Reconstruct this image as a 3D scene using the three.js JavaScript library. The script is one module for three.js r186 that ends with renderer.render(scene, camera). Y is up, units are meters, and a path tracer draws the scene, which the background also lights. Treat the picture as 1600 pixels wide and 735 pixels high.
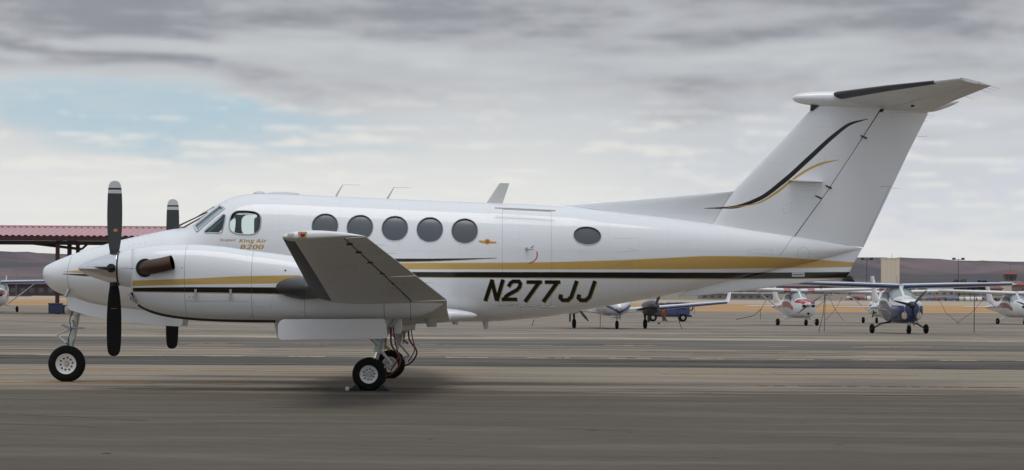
import * as THREE from 'three';
import { mergeGeometries, mergeVertices, toCreasedNormals } from 'three/addons/utils/BufferGeometryUtils.js';
import { RoundedBoxGeometry } from 'three/addons/geometries/RoundedBoxGeometry.js';
import { Brush, Evaluator, SUBTRACTION, INTERSECTION } from 'three-bvh-csg';
import { createNoise2D } from 'simplex-noise';

// ------------------------------------------------------------------ camera, sky, sun, exposure
const FOC = 3488, CX = 800, CY = 478, ROLL = 0.0062, EYE = 1.16, DIST = 33;   // focal length in photo pixels, principal point, roll, eye height, distance to the aircraft
const scene = new THREE.Scene();
const camera = new THREE.PerspectiveCamera(2 * Math.atan(235 / (FOC * 0.64)) * 180 / Math.PI, 1024 / 470, 0.5, 30000);
camera.position.set(0, EYE, DIST);
camera.rotation.z = ROLL;
camera.setViewOffset(1024, 470, 0, -Math.round(CY * 0.64 - 235), 1024, 470);
const renderer = new THREE.WebGLRenderer({ antialias: true });
renderer.setSize(1024, 470);
renderer.toneMapping = THREE.LinearToneMapping;
renderer.toneMappingExposure = 1.0;
renderer.shadowMap.enabled = true;
renderer.shadowMap.type = THREE.PCFSoftShadowMap;

function rng(seed) { let s = seed >>> 0; return () => { s = (s + 0x6d2b79f5) | 0; let t = Math.imul(s ^ (s >>> 15), 1 | s); t = (t + Math.imul(t ^ (t >>> 7), 61 | t)) ^ t; return ((t ^ (t >>> 14)) >>> 0) / 4294967296; }; }
const N2 = createNoise2D(rng(11)), N2b = createNoise2D(rng(77));
const fbm = (x, y, o = 5) => { let a = 0.5, s = 0, f = 1; for (let i = 0; i < o; i++) { s += a * N2(x * f, y * f); a *= 0.5; f *= 2.03; } return s; };
const ss = (a, b, x) => { const t = Math.min(1, Math.max(0, (x - a) / (b - a))); return t * t * (3 - 2 * t); };
const lin = (c) => { c /= 255; return c <= 0.04045 ? c / 12.92 : ((c + 0.055) / 1.055) ** 2.4; };
const L3 = (r, g, b) => [lin(r), lin(g), lin(b)];
const mix3 = (a, b, t) => [a[0] + (b[0] - a[0]) * t, a[1] + (b[1] - a[1]) * t, a[2] + (b[2] - a[2]) * t];

function makeSky() {
  const W = 4096, H = 2048, data = new Float32Array(W * H * 4);
  const HAZE = L3(231, 232, 229), PALE = L3(207, 210, 212), GREY = L3(163, 165, 172), DARK = L3(134, 135, 145), BLUE = L3(172, 200, 214), HIGH = [0.54, 0.59, 0.665];
  for (let row = 0; row < H; row++) {
    const el = ((row + 0.5) / H - 0.5) * 180;                          // degrees above the horizon
    for (let col = 0; col < W; col++) {
      const az = ((col + 0.5) / W - 0.5) * 360 + 90;                    // degrees right of the view
      const o = (row * W + col) * 4;
      let c;
      if (el < -1) c = HAZE;
      else {
        const A = az > 180 ? az - 360 : az, w = Math.cos(A * Math.PI / 180) , v = Math.sin(A * Math.PI / 180);
        const px = v * 9.2, py = w * 9.2;                               // round the horizon without a seam
        const e = Math.max(el, 0);
        // stratus layers seen almost edge on: long streaks that close up towards the horizon
        const warp = 0.35 * fbm(px * 0.5 + 3, py * 0.5 + e * 0.35, 3);
        const k = e / (1 + 0.03 * e);
        const streak = fbm(px * 0.55 + 9 + warp, py * 0.55 + k * 1.0 + warp * 1.2, 7);
        const fine = fbm(px * 1.5 + 40 + warp, py * 1.5 + k * 3.8 - warp, 5);
        const wisp = fbm(px * 4.5 + 140 + 2 * warp, py * 4.5 + k * 9 - 2 * warp, 5);
        const heap = fbm(px * 3.2 + 70, py * 3.2 + k * 5.2, 5);
        c = mix3(HAZE, PALE, ss(2.4, 5.0, e + (A > 0 ? 1.2 * ss(0, 8, A) : 0)));
        c = mix3(c, L3(205, 211, 222), ss(1, 9, A) * ss(0.9, 2.2, e) * (1 - ss(4.0, 6.0, e)) * (0.55 + 0.9 * fine));   // bluish veil at the right
        // gap of clear sky at the left
        const gx = (A + 8.6) / 5.2, gy = (e - 4.65 + 0.035 * (A + 8)) / 0.9;
        const gap = 1 - ss(0.55, 1.15, Math.hypot(gx, gy) + 0.55 * streak + 0.35 * fine);
        c = mix3(c, BLUE, gap * (0.74 + 0.4 * fine));
        // the grey deck above
        const base = ss(4.3, 7.6, e + 1.25 * streak + 0.3 * fine + (A > 0 ? 0.55 : 0.1) * ss(0, 5, Math.abs(A)));
        const deck = Math.max(0, Math.min(1, base * (0.80 + 0.42 * streak + 0.22 * fine + 0.10 * wisp)));
        c = mix3(c, GREY, deck * (1 - gap * 0.8));
        c = mix3(c, DARK, 0.62 * ss(0.5, 1.3, deck * (0.74 + 0.35 * fine + 0.6 * streak + 0.22 * wisp) + 0.6 * ss(5.8, 7.0, e) * ss(-3, -11, A)));
        // pale wisps and low heaps near the horizon
        c = mix3(c, L3(236, 234, 228), ss(0.02, 0.55, fine + 0.4 * streak + 0.35 * wisp) * 0.7 * (1 - ss(4.2, 6.2, e)) * ss(0.6, 1.5, e));
        c = mix3(c, L3(240, 233, 226), ss(-0.05, 0.4, heap) * 0.5 * (1 - ss(1.3, 2.6, e)));
        // a bright even overcast over head
        c = mix3(c, HIGH.map((q) => q * (0.92 + 0.12 * fbm(px * 0.2 * w + e * 0.05, v * 2 + e * 0.06, 4))), ss(9, 24, e));
      }
      const up = 1 + 0.12 * ss(12, 60, el);
      for (let i = 0; i < 3; i++) data[o + i] = c[i] * up;
      data[o + 3] = 1;
    }
  }
  const t = new THREE.DataTexture(data, W, H, THREE.RGBAFormat, THREE.FloatType);
  t.mapping = THREE.EquirectangularReflectionMapping; t.magFilter = THREE.LinearFilter; t.needsUpdate = true;
  return t;
}
scene.background = makeSky();
scene.environment = scene.background;
const sun = new THREE.DirectionalLight(new THREE.Color(1, 0.965, 0.91), 1.2);
sun.position.set(-1, 50, 9); sun.target.position.set(0, 0, 0);
sun.castShadow = true; sun.shadow.radius = 62; sun.shadow.mapSize.set(2048, 2048);
Object.assign(sun.shadow.camera, { left: -60, right: 60, top: 60, bottom: -60, near: 1, far: 300 });
sun.name = 'sun';
scene.add(sun, sun.target);

// ------------------------------------------------------------------ helpers
// the point of the plane z that shows at a pixel of the photograph (used to take measurements off it)
function P(px, py, z = 0) {
  const D = DIST - z, dx = px - CX, dy = CY - py, c = Math.cos(ROLL), s = Math.sin(ROLL);
  return [(dx * c - dy * s) * D / FOC, EYE + (dx * s + dy * c) * D / FOC, z];
}
const taken = new Map();
function numbered(n) { const k = taken.get(n) ?? 0; taken.set(n, k + 1); return k ? `${n}_${String(k).padStart(3, '0')}` : n; }
function tag(o, label, category, group) { Object.assign(o.userData, { label, category }); if (group) o.userData.group = group; return o; }
function thing(name, label, category, pos = [0, 0, 0], turn = 0, group) {
  const g = new THREE.Group(); g.name = numbered(name); g.position.set(...pos); g.rotation.y = turn; scene.add(g);
  return tag(g, label, category, group);
}
function mesh(name, geo, mat, parent = scene) {
  const m = new THREE.Mesh(geo, mat); m.name = parent === scene ? numbered(name) : name; m.castShadow = m.receiveShadow = true; parent.add(m); return m;
}
function grp(name, parent) { const g = new THREE.Group(); g.name = name; parent.add(g); return g; }
function struct(name, geo, mat) { const m = mesh(name, geo, mat); m.userData.kind = 'structure'; return m; }
const merge = (a) => mergeGeometries(a.map((g) => { const q = g.index ? g.toNonIndexed() : g.clone(); for (const k of Object.keys(q.attributes)) if (!['position', 'normal', 'uv'].includes(k)) q.deleteAttribute(k); q.morphAttributes = {}; return q; }));
function box(x, y, z, cx = 0, cy = 0, cz = 0, r = 0) {
  const g = r ? new RoundedBoxGeometry(x, y, z, 2, r) : new THREE.BoxGeometry(x, y, z); g.translate(cx, cy, cz); return g;
}
function bar(a, b, r0, r1 = r0, n = 12) {                               // a round bar from a to b
  const A = new THREE.Vector3(...a), B = new THREE.Vector3(...b), d = B.clone().sub(A), l = d.length();
  const g = new THREE.CylinderGeometry(r1, r0, l, n); g.translate(0, l / 2, 0);
  g.applyQuaternion(new THREE.Quaternion().setFromUnitVectors(new THREE.Vector3(0, 1, 0), d.normalize())); g.translate(...a); return g;
}
function tube(pts, r, n = 24, k = 8) { return new THREE.TubeGeometry(new THREE.CatmullRomCurve3(pts.map((p) => new THREE.Vector3(...p))), n, r, k, false); }
function pchip(xs, ys) {                                               // smooth interpolation that never overshoots
  const n = xs.length, h = [], d = [], m = [];
  for (let i = 0; i < n - 1; i++) { h[i] = xs[i + 1] - xs[i]; d[i] = (ys[i + 1] - ys[i]) / h[i]; }
  for (let i = 0; i < n; i++) {
    if (i === 0) m[i] = d[0]; else if (i === n - 1) m[i] = d[n - 2];
    else if (d[i - 1] * d[i] <= 0) m[i] = 0;
    else { const w1 = 2 * h[i] + h[i - 1], w2 = h[i] + 2 * h[i - 1]; m[i] = (w1 + w2) / (w1 / d[i - 1] + w2 / d[i]); }
  }
  return (x) => {
    let i = 0; while (i < n - 2 && x > xs[i + 1]) i++;
    const t = (x - xs[i]) / h[i], t2 = t * t, t3 = t2 * t;
    return (2 * t3 - 3 * t2 + 1) * ys[i] + (t3 - 2 * t2 + t) * h[i] * m[i] + (-2 * t3 + 3 * t2) * ys[i + 1] + (t3 - t2) * h[i] * m[i + 1];
  };
}
// a body along x from stations [x, top, bottom, half width, exponent, height of the widest place (0..1)]
class Body {
  constructor(st, zc = 0) {
    const xs = st.map((s) => s[0]); this.zc = zc; this.x0 = xs[0]; this.x1 = xs[xs.length - 1]; this.xs = xs;
    this.f = [1, 2, 3, 4, 5].map((k) => pchip(xs, st.map((s) => s[k] ?? [0, 0, 0, 0, 2.2, 0.5][k])));
  }
  at(x, ang, inset = 0) {
    const [T, B, hw, n, m] = this.f.map((f) => f(x)), mid = B + (T - B) * m, c = Math.cos(ang), s = Math.sin(ang), e = 2 / n;
    const up = Math.max(0.001, (s > 0 ? T - mid : mid - B) - inset), w = Math.max(0.001, hw - inset);
    return [x, mid + up * Math.sign(s) * Math.abs(s) ** e, this.zc + w * Math.sign(c) * Math.abs(c) ** e];
  }
  geo({ from = this.x0, to = this.x1, rows = 60, n = 56, inset = 0, uv = (p) => [p[0], p[1]], ease = false, cap0 = false, cap1 = false } = {}) {
    const pos = [], idx = [], L = [];
    const cut = new Set(); for (let i = 0; i <= rows; i++) { let t = i / rows; if (ease) t = t < 0.5 ? 2 * t * t * 0.7 + t * 0.3 : 1 - (2 * (1 - t) ** 2 * 0.7 + (1 - t) * 0.3); cut.add(from + (to - from) * t); }
    const X = [...cut];
    for (const x of X) { const b = pos.length / 3; L.push(b); for (let j = 0; j < n; j++) pos.push(...this.at(x, (j / n) * Math.PI * 2, inset)); }
    for (let i = 0; i < X.length - 1; i++) for (let j = 0; j < n; j++) {
      const a = L[i] + j, b = L[i] + (j + 1) % n, c = L[i + 1] + j, d = L[i + 1] + (j + 1) % n;
      idx.push(a, c, b, b, c, d);
    }
    let extra = [];
    for (const [end, i] of [[0, 0], [1, X.length - 1]]) {
      const x = X[i], f = this.f.map((q) => q(x)); const k = pos.length / 3; pos.push(x, f[1] + (f[0] - f[1]) * f[4], this.zc);
      for (let j = 0; j < n; j++) { const a = L[i] + j, b = L[i] + (j + 1) % n; if (end) idx.push(k, b, a); else idx.push(k, a, b); }
      extra.push(k);
    }
    const g = new THREE.BufferGeometry(); g.setAttribute('position', new THREE.Float32BufferAttribute(pos, 3)); g.setIndex(idx);
    // make sure that the faces look outwards
    g.computeVertexNormals();
    const nn = g.attributes.normal, mi = L[X.length >> 1];
    if (nn.getZ(mi) < 0) { const ar = g.index.array; for (let i = 0; i < ar.length; i += 3) { const t = ar[i]; ar[i] = ar[i + 1]; ar[i + 1] = t; } g.computeVertexNormals(); }
    const q = []; for (let i = 0; i < pos.length; i += 3) q.push(...uv([pos[i], pos[i + 1], pos[i + 2]]));
    g.setAttribute('uv', new THREE.Float32BufferAttribute(q, 2));
    return g;
  }
  // a patch of the surface, raised by lift, with a rim
  patch(x0, x1, a0, a1, lift = 0.006, nx = 10, na = 10, shear = 0) {
    const pos = [], idx = [], uv = [];
    for (let s = 0; s < 2; s++) for (let i = 0; i <= nx; i++) for (let j = 0; j <= na; j++) {
      const t = j / na, sh = Array.isArray(shear) ? shear : [shear, shear], x = x0 + (x1 - x0) * i / nx + (sh[0] + (sh[1] - sh[0]) * i / nx) * t, p = this.at(x, a0 + (a1 - a0) * t, s ? 0.01 : -lift); pos.push(...p); uv.push(i / nx, t);
    }
    const W = na + 1, M = (nx + 1) * W, q = (a, b, c, d) => idx.push(a, b, c, b, d, c);
    for (let i = 0; i < nx; i++) for (let j = 0; j < na; j++) { const a = i * W + j; q(a, a + 1, a + W, a + W + 1); q(M + a + 1, M + a, M + a + W + 1, M + a + W); }
    for (let i = 0; i < nx; i++) { const a = i * W, b = a + na; q(a, a + W, M + a, M + a + W); q(b + W, b, M + b + W, M + b); }
    for (let j = 0; j < na; j++) { const a = j, b = nx * W + j; q(a + 1, a, M + a + 1, M + a); q(b, b + 1, M + b, M + b + 1); }
    const g = new THREE.BufferGeometry(); g.setAttribute('position', new THREE.Float32BufferAttribute(pos, 3)); g.setAttribute('uv', new THREE.Float32BufferAttribute(uv, 2)); g.setIndex(idx);
    const h = toCreasedNormals(g, 0.7); return h;
  }
}
// a lifting surface through sections {le, te, t (thickness / chord), up}; only the share a..b of the chord
function foil(secs, a = 0, b = 1, n = 18, camber = 0, flip = false, uvf = (p) => [p[0], p[2]], fat = 1) {
  const rings = secs.map((s) => {
    const le = new THREE.Vector3(...s.le), te = new THREE.Vector3(...s.te), ch = le.distanceTo(te), up = new THREE.Vector3(...(s.up ?? [0, 1, 0])), aa = s.a ?? a, bb = s.b ?? b, top = [], bot = [];
    for (let i = 0; i <= n; i++) {
      const q = i / n, k = aa < 0.001 ? 1 - Math.cos(q * Math.PI / 2) : q, c = aa + (bb - aa) * k;
      const yt = fat * 5 * s.t * (0.2969 * Math.sqrt(c) - 0.126 * c - 0.3516 * c * c + 0.2843 * c ** 3 - 0.1015 * c ** 4) + 0.0012, yc = camber * 4 * c * (1 - c);
      const p = le.clone().lerp(te, c);
      top.push(p.clone().addScaledVector(up, (yc + yt) * ch)); bot.push(p.clone().addScaledVector(up, (yc - yt) * ch));
    }
    return [...top, ...bot.reverse()];
  });
  const m = rings[0].length, pos = [], idx = [];
  for (const r of rings) for (const p of r) pos.push(p.x, p.y, p.z);
  for (let i = 0; i < rings.length - 1; i++) for (let j = 0; j < m; j++) { const A = i * m + j, B = i * m + (j + 1) % m; idx.push(A, A + m, B, B, A + m, B + m); }
  for (const [i, f] of [[0, 0], [rings.length - 1, 1]]) for (let j = 0; j < n; j++) { const A = i * m + j, B = A + 1, C = i * m + m - 1 - j, Dd = C - 1; if (f) idx.push(A, C, B, B, C, Dd); else idx.push(A, B, C, B, Dd, C); }
  if (flip) for (let i = 0; i < idx.length; i += 3) { const t = idx[i]; idx[i] = idx[i + 1]; idx[i + 1] = t; }
  let g = new THREE.BufferGeometry(); g.setAttribute('position', new THREE.Float32BufferAttribute(pos, 3)); g.setIndex(idx);
  const uv = []; for (let i = 0; i < pos.length; i += 3) uv.push(...uvf([pos[i], pos[i + 1], pos[i + 2]])); g.setAttribute('uv', new THREE.Float32BufferAttribute(uv, 2));
  g = toCreasedNormals(g, 0.6);
  return g;
}
// sections between two given ones
function between(secs, z0, z1) {
  const at = (z) => { let i = 0; while (i < secs.length - 2 && (secs[i + 1].le[2] - z) * Math.sign(secs[1].le[2] - secs[0].le[2]) < 0) i++; const A = secs[i], B = secs[i + 1], t = (z - A.le[2]) / (B.le[2] - A.le[2]), m = (p, q) => p.map((v, k) => v + (q[k] - v) * t); return { le: m(A.le, B.le), te: m(A.te, B.te), t: A.t + (B.t - A.t) * t, up: A.up }; };
  const s = Math.sign(z1 - z0), inner = secs.filter((q) => (q.le[2] - z0) * s > 0.01 && (z1 - q.le[2]) * s > 0.01);
  return [at(z0), ...inner, at(z1)];
}
// paint: a canvas laid on the side of a body, in metres
class Paint {
  constructor(x0, x1, y0, y1, W, H, ground = '#e9ebee') {
    Object.assign(this, { x0, x1, y0, y1, W, H }); this.cv = document.createElement('canvas'); this.cv.width = W; this.cv.height = H; this.c = this.cv.getContext('2d');
    this.c.fillStyle = ground; this.c.fillRect(0, 0, W, H); this.s = W / (x1 - x0);
  }
  xy(X, Y) { return [(X - this.x0) / (this.x1 - this.x0) * this.W, (this.y1 - Y) / (this.y1 - this.y0) * this.H]; }
  px(a, b, z) { const p = P(a, b, z); return this.xy(p[0], p[1]); }
  poly(pts, fill, z) { this.c.beginPath(); pts.forEach(([a, b], i) => { const q = this.px(a, b, z); i ? this.c.lineTo(...q) : this.c.moveTo(...q); }); this.c.closePath(); this.c.fillStyle = fill; this.c.fill(); }
  line(pts, col, w, z) { this.c.beginPath(); pts.forEach(([a, b], i) => { const q = this.px(a, b, z); i ? this.c.lineTo(...q) : this.c.moveTo(...q); }); this.c.strokeStyle = col; this.c.lineWidth = w; this.c.lineJoin = 'miter'; this.c.miterLimit = 6; this.c.stroke(); }
  ribbon(top, bot, fill, z) {                                           // curves through points, top edge and bottom edge
    const f = pchip(top.map((p) => p[0]), top.map((p) => p[1])), h = pchip(bot.map((p) => p[0]), bot.map((p) => p[1])), a = [], b = [], X0 = top[0][0], X1 = top[top.length - 1][0];
    for (let i = 0; i <= 120; i++) { const x = X0 + (X1 - X0) * i / 120; a.push([x, f(x)]); b.unshift([x, h(x)]); }
    this.poly([...a, ...b], fill, z);
  }
  grime(seed, amount, n = 500, col = '120,112,100') {                       // faint stains and scuffs of dirt, each with an outline of its own
    const r = rng(seed); for (let i = 0; i < n; i++) { const w = 2 + r() * 26, h = 0.6 + r() * 1.8; this.c.fillStyle = `rgba(${col},${amount * r()})`; this.c.beginPath(); this.c.ellipse(r() * this.W, r() * this.H, w, h, (r() - 0.5) * 0.3, 0, 7); this.c.fill(); }
  }
  rivets(pts, z, step = 5, col = 'rgba(110,115,120,0.55)') {
    for (let i = 0; i < pts.length - 1; i++) { const A = this.px(...pts[i], z), B = this.px(...pts[i + 1], z), l = Math.hypot(B[0] - A[0], B[1] - A[1]), n = Math.max(1, Math.round(l / step)); for (let k = 0; k < n; k++) { this.c.fillStyle = col; this.c.beginPath(); this.c.arc(A[0] + (B[0] - A[0]) * k / n, A[1] + (B[1] - A[1]) * k / n, 0.9, 0, 7); this.c.fill(); } }
  }
  tex() { const t = new THREE.CanvasTexture(this.cv); t.colorSpace = THREE.SRGBColorSpace; t.wrapS = t.wrapT = THREE.ClampToEdgeWrapping; t.anisotropy = 8; return t; }
  uv() { return (p) => [(p[0] - this.x0) / (this.x1 - this.x0), (p[1] - this.y0) / (this.y1 - this.y0)]; }
}
function noiseTex(size, fn, srgb = false) {                             // tileable grey or colour map
  const d = new Uint8Array(size * size * 4);
  for (let y = 0; y < size; y++) for (let x = 0; x < size; x++) { const v = fn(x / size, y / size, x, y), o = (y * size + x) * 4; const c = Array.isArray(v) ? v : [v, v, v]; for (let k = 0; k < 3; k++) d[o + k] = Math.max(0, Math.min(255, c[k] * 255)); d[o + 3] = 255; }
  const t = new THREE.DataTexture(d, size, size); t.wrapS = t.wrapT = THREE.RepeatWrapping; t.magFilter = THREE.LinearFilter; t.minFilter = THREE.LinearMipmapLinearFilter; t.generateMipmaps = true; if (srgb) t.colorSpace = THREE.SRGBColorSpace; t.needsUpdate = true; return t;
}
const tileN = (u, v, f, o = 4) => { const a = Math.PI * 2; let s = 0, am = 0.5; for (let i = 0; i < o; i++) { const r = f / a; s += am * 0.5 * (N2(Math.cos(u * a) * r + Math.cos(v * a) * r * 1.0 + i * 9, Math.sin(u * a) * r + Math.sin(v * a) * r * 1.7) + N2b(Math.cos(u * a) * r - Math.sin(v * a) * r + i * 5, Math.sin(u * a) * r + Math.cos(v * a) * r)); am *= 0.55; f *= 2; } return s; };
const std = (rgb, rough = 0.7, metal = 0, more = {}) => new THREE.MeshStandardMaterial({ color: new THREE.Color().setRGB(...rgb), roughness: rough, metalness: metal, ...more });
const gloss = (rgb, more = {}) => new THREE.MeshPhysicalMaterial({ color: new THREE.Color().setRGB(...rgb), roughness: 0.4, clearcoat: 0.8, clearcoatRoughness: 0.08, ...more });
const skinBump = noiseTex(1024, (u, v) => { const f = (u * 24) % 1, s = (v * 10) % 1; return 0.6 + 0.16 * tileN(u, v, 16, 4) - 0.05 * Math.exp(-(((f - 0.5) * 26) ** 2)) - 0.03 * Math.exp(-(((s - 0.5) * 20) ** 2)); });
const skin = (map, more = {}) => new THREE.MeshPhysicalMaterial({ map, bumpMap: skinBump, bumpScale: 0.004, roughness: 0.45, specularIntensity: 0.4, clearcoat: 0.62, clearcoatRoughness: 0.07, ...more });
const M = {
  white: gloss([0.8, 0.81, 0.83]), interior: std([0.07, 0.07, 0.075], 0.9), rubber: std([0.012, 0.012, 0.013], 0.75), boot: std([0.024, 0.024, 0.026], 0.42),
  tyre: new THREE.MeshPhysicalMaterial({ color: new THREE.Color().setRGB(0.011, 0.011, 0.011), roughness: 0.9, specularIntensity: 0.35 }), rim: gloss([0.84, 0.84, 0.83]), hole: std([0.02, 0.02, 0.02], 0.9), chrome: std([0.82, 0.82, 0.83], 0.12, 1), steel: std([0.42, 0.43, 0.44], 0.4, 0.8),
  gearGrey: gloss([0.55, 0.57, 0.58]), dark: std([0.03, 0.03, 0.032], 0.6), hose: std([0.16, 0.035, 0.02], 0.6), exhaust: std([0.11, 0.07, 0.055], 0.42, 0.75),
  darkGlass: new THREE.MeshPhysicalMaterial({ color: new THREE.Color().setRGB(0.088, 0.098, 0.112), roughness: 0.3, clearcoat: 0.25, clearcoatRoughness: 0.05 }),
  glass: new THREE.MeshPhysicalMaterial({ color: new THREE.Color().setRGB(0.93, 0.97, 0.97), roughness: 0.02, transmission: 1, thickness: 0, ior: 1.5 }),
  shield: new THREE.MeshPhysicalMaterial({ color: new THREE.Color().setRGB(0.46, 0.58, 0.62), roughness: 0.05, transmission: 0.45, thickness: 0, ior: 1.5 }),
  gold: gloss([0.42, 0.29, 0.08]), red: gloss([0.45, 0.02, 0.02]), seal: std([0.03, 0.03, 0.035], 0.7), orange: std([0.7, 0.13, 0.03], 0.7),
};

// ------------------------------------------------------------------ the ground
const rise = pchip([-200, 0, 110, 150, 250, 400, 600, 850, 1000, 1600], [0, 0, 0, 0.08, 0.72, 1.75, 3.1, 4.2, 7.4, 16]);
function groundY(x, z) { const D = DIST - z; return rise(Math.min(D, 1600)) + 0.36 * ss(-12, -32, x * Math.min(1, 160 / Math.max(D, 60))) * ss(95, 150, D) * (1 - ss(190, 320, D)); }
const grainTex = noiseTex(1024, (u, v, x, y) => { const r = N2b(x * 1.7, y * 1.7) * 0.5 + N2(x * 0.53, y * 0.61) * 0.3; return 0.86 + 0.14 * r + 0.12 * tileN(u, v, 9, 5); });
const grainBump = noiseTex(512, (u, v, x, y) => 0.5 + 0.3 * N2(x * 0.8, y * 0.8) + 0.15 * N2b(x * 0.3, y * 0.3));
grainBump.repeat.set(4, 4);
const asphaltMat = new THREE.MeshPhysicalMaterial({ specularIntensity: 0.35, vertexColors: true, map: grainTex, bumpMap: grainBump, bumpScale: 0.003, roughness: 0.96 });
function sheet(name, z0, z1, rows, cols, color, mat = asphaltMat, uvs = 3) {
  const pos = [], col = [], uv = [], idx = [];
  for (let i = 0; i <= rows; i++) {
    const z = z0 + (z1 - z0) * i / rows, hw = Math.max(60, (DIST - z) * 0.55 + 40);
    for (let j = 0; j <= cols; j++) {
      const t = j / cols * 2 - 1, x = hw * (0.35 * t + 0.65 * t * t * t), y = groundY(x, z);
      pos.push(x, y, z); uv.push(x / uvs, -z / uvs); col.push(...color(x, z));
    }
  }
  const w = cols + 1; for (let i = 0; i < rows; i++) for (let j = 0; j < cols; j++) { const a = i * w + j; idx.push(a, a + 1, a + w, a + 1, a + w + 1, a + w); }
  const g = new THREE.BufferGeometry(); g.setAttribute('position', new THREE.Float32BufferAttribute(pos, 3)); g.setAttribute('uv', new THREE.Float32BufferAttribute(uv, 2)); g.setAttribute('color', new THREE.Float32BufferAttribute(col, 3)); g.setIndex(idx); g.computeVertexNormals();
  if (g.attributes.normal.getY(0) < 0) { const ar = g.index.array; for (let i = 0; i < ar.length; i += 3) { const t = ar[i]; ar[i] = ar[i + 1]; ar[i + 1] = t; } g.computeVertexNormals(); }
  return struct(name, g, mat);
}
// stains drawn out along the direction of traffic
const tone = (base, amt, sx, sz, seed) => (x, z) => { const n = 1 + amt * (fbm(x * sx + seed, z * sz + seed * 3, 4) + 0.7 * fbm(x * sx * 5 + 7 + seed, z * sz * 3.1, 3)); return base.map((b) => b * n); };
const ASPH = [0.130, 0.110, 0.085], CONC = [0.31, 0.262, 0.205], TAR = [0.092, 0.092, 0.095];
const blotch = (x, z, s) => ss(0.12, 0.42, fbm(x * 0.35 + s, z * 1.1 + s, 5));                  // oil stains and worn patches
const asphaltTone = tone(ASPH, 0.2, 0.12, 1.5, 3);
sheet('asphalt_apron', 70, 1.15, 460, 150, (x, z) => { let c = asphaltTone(x, z); c = mix3(c, [0.105, 0.094, 0.08], 0.35 * blotch(x * 0.6, z, 5)); c = mix3(c, [0.2, 0.178, 0.15], 0.4 * blotch(x * 0.4, z * 0.8, 55)); return mix3(c, CONC, 0.75 * ss(-0.1, 0.25, fbm(x * 0.2 + 90, z * 1.4, 4) + 0.35 - 0.22 * (z - 1.15)) * (z < 6 ? 1 : 0)); });
const concTone = tone(CONC, 0.26, 0.07, 1.3, 13);
sheet('concrete_strip', 1.15, -9.6, 110, 120, (x, z) => mix3(concTone(x, z), [0.15, 0.132, 0.112], 0.45 * blotch(x * 0.5, z * 0.8, 25)));
const laneTone = tone([0.104, 0.092, 0.082], 0.5, 0.1, 1.3, 23);
sheet('dark_asphalt_lane', -9.6, -16.4, 70, 120, (x, z) => mix3(laneTone(x, z), [0.21, 0.185, 0.158], 0.5 * ss(0.12, 0.4, fbm(x * 0.09 + 61, z * 0.9, 5))));
sheet('worn_concrete_lane', -16.4, -28, 110, 120, (x, z) => { const a = tone([0.305, 0.255, 0.198], 0.6, 0.08, 0.9, 33)(x, z), k = ss(0.0, 0.25, fbm(x * 0.06 + 4, z * 0.75, 5)); return mix3(a, [0.14, 0.124, 0.108], 0.65 * k); });
sheet('patched_asphalt_lane', -28, -45, 110, 120, (x, z) => { const a = tone([0.15, 0.135, 0.12], 0.6, 0.06, 0.6, 43)(x, z), k = ss(0.1, 0.33, fbm(x * 0.045 + 14, z * 0.5, 5)); return mix3(a, [0.29, 0.25, 0.203], 0.65 * k); });
sheet('pale_concrete_edge', -45, -51, 24, 120, tone([0.39, 0.33, 0.25], 0.7, 0.06, 0.6, 53));
sheet('parking_apron', -51, -212, 200, 120, (x, z) => { const a = tone([0.262, 0.224, 0.182], 0.5, 0.04, 0.2, 63)(x, z), k = ss(0.05, 0.35, fbm(x * 0.03 + 24, z * 0.16, 5)); return mix3(a, [0.37, 0.322, 0.26], 0.6 * k); });
const soilMat = new THREE.MeshStandardMaterial({ vertexColors: true, map: grainTex, roughness: 1 });
sheet('dry_grass_field', -212, -370, 60, 70, tone([0.5, 0.29, 0.125], 0.35, 0.01, 0.06, 73), soilMat, 14);
sheet('runway', -370, -560, 40, 70, (x, z) => mix3(tone([0.48, 0.405, 0.325], 0.2, 0.004, 0.04, 83)(x, z), [0.46, 0.32, 0.17], ss(0.05, 0.3, fbm(3 + x * 0.001, z * 0.03, 3)) * 0.7), soilMat, 20);
sheet('ground', -560, -1570, 60, 70, tone([0.26, 0.21, 0.165], 0.4, 0.004, 0.02, 93), soilMat, 30);
// painted lines
const ORANGE = [0.44, 0.24, 0.075], WORN = [0.42, 0.34, 0.19];
function wornStripe(name, spans, z, w, rgb, label, keep = 0.75, seed = 1) {
  const g = [], r = rng(seed);
  for (const [x0, x1] of spans) for (let x = x0; x < x1; x += 0.12) {
    if (r() > keep) continue; const e = Math.min(x1, x + 0.124 + r() * 0.05), ww = w * (0.7 + 0.4 * r()), zz = z + (r() - 0.5) * w * 0.2, q = new THREE.PlaneGeometry(e - x, ww); q.rotateX(-Math.PI / 2); q.translate((x + e) / 2, groundY(x, z) + 0.004 + (g.length % 2) * 0.001, zz); g.push(q);
  }
  const m = struct(name, merge(g), std(rgb, 0.9)); m.userData.label = label; return m;
}
const zAt = (rel) => DIST - FOC * EYE / rel;
wornStripe('orange_line', [[-14, -0.3], [2.6, 7.1]], zAt(103.3), 0.46, ORANGE, 'faded orange painted line on the pale concrete behind the wheels', 0.9, 3);
wornStripe('orange_line', [[-14, -5.2], [-4.6, -3.9]], zAt(124), 0.34, ORANGE, 'faded orange painted line running under the nose wheel', 0.88, 4);
wornStripe('orange_line', [[3.4, 12]], zAt(122.5), 0.22, [0.2, 0.125, 0.06], 'barely visible orange line under the tail of the large airplane', 0.6, 5);
{ const s = []; for (let i = -9; i < 10; i++) s.push([i * 1.82 + 0.35, i * 1.82 + 1.3]); wornStripe('dashed_line', s, zAt(81), 0.62, WORN, 'row of worn yellow dashes along the dark lane', 0.93, 6); }
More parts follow.
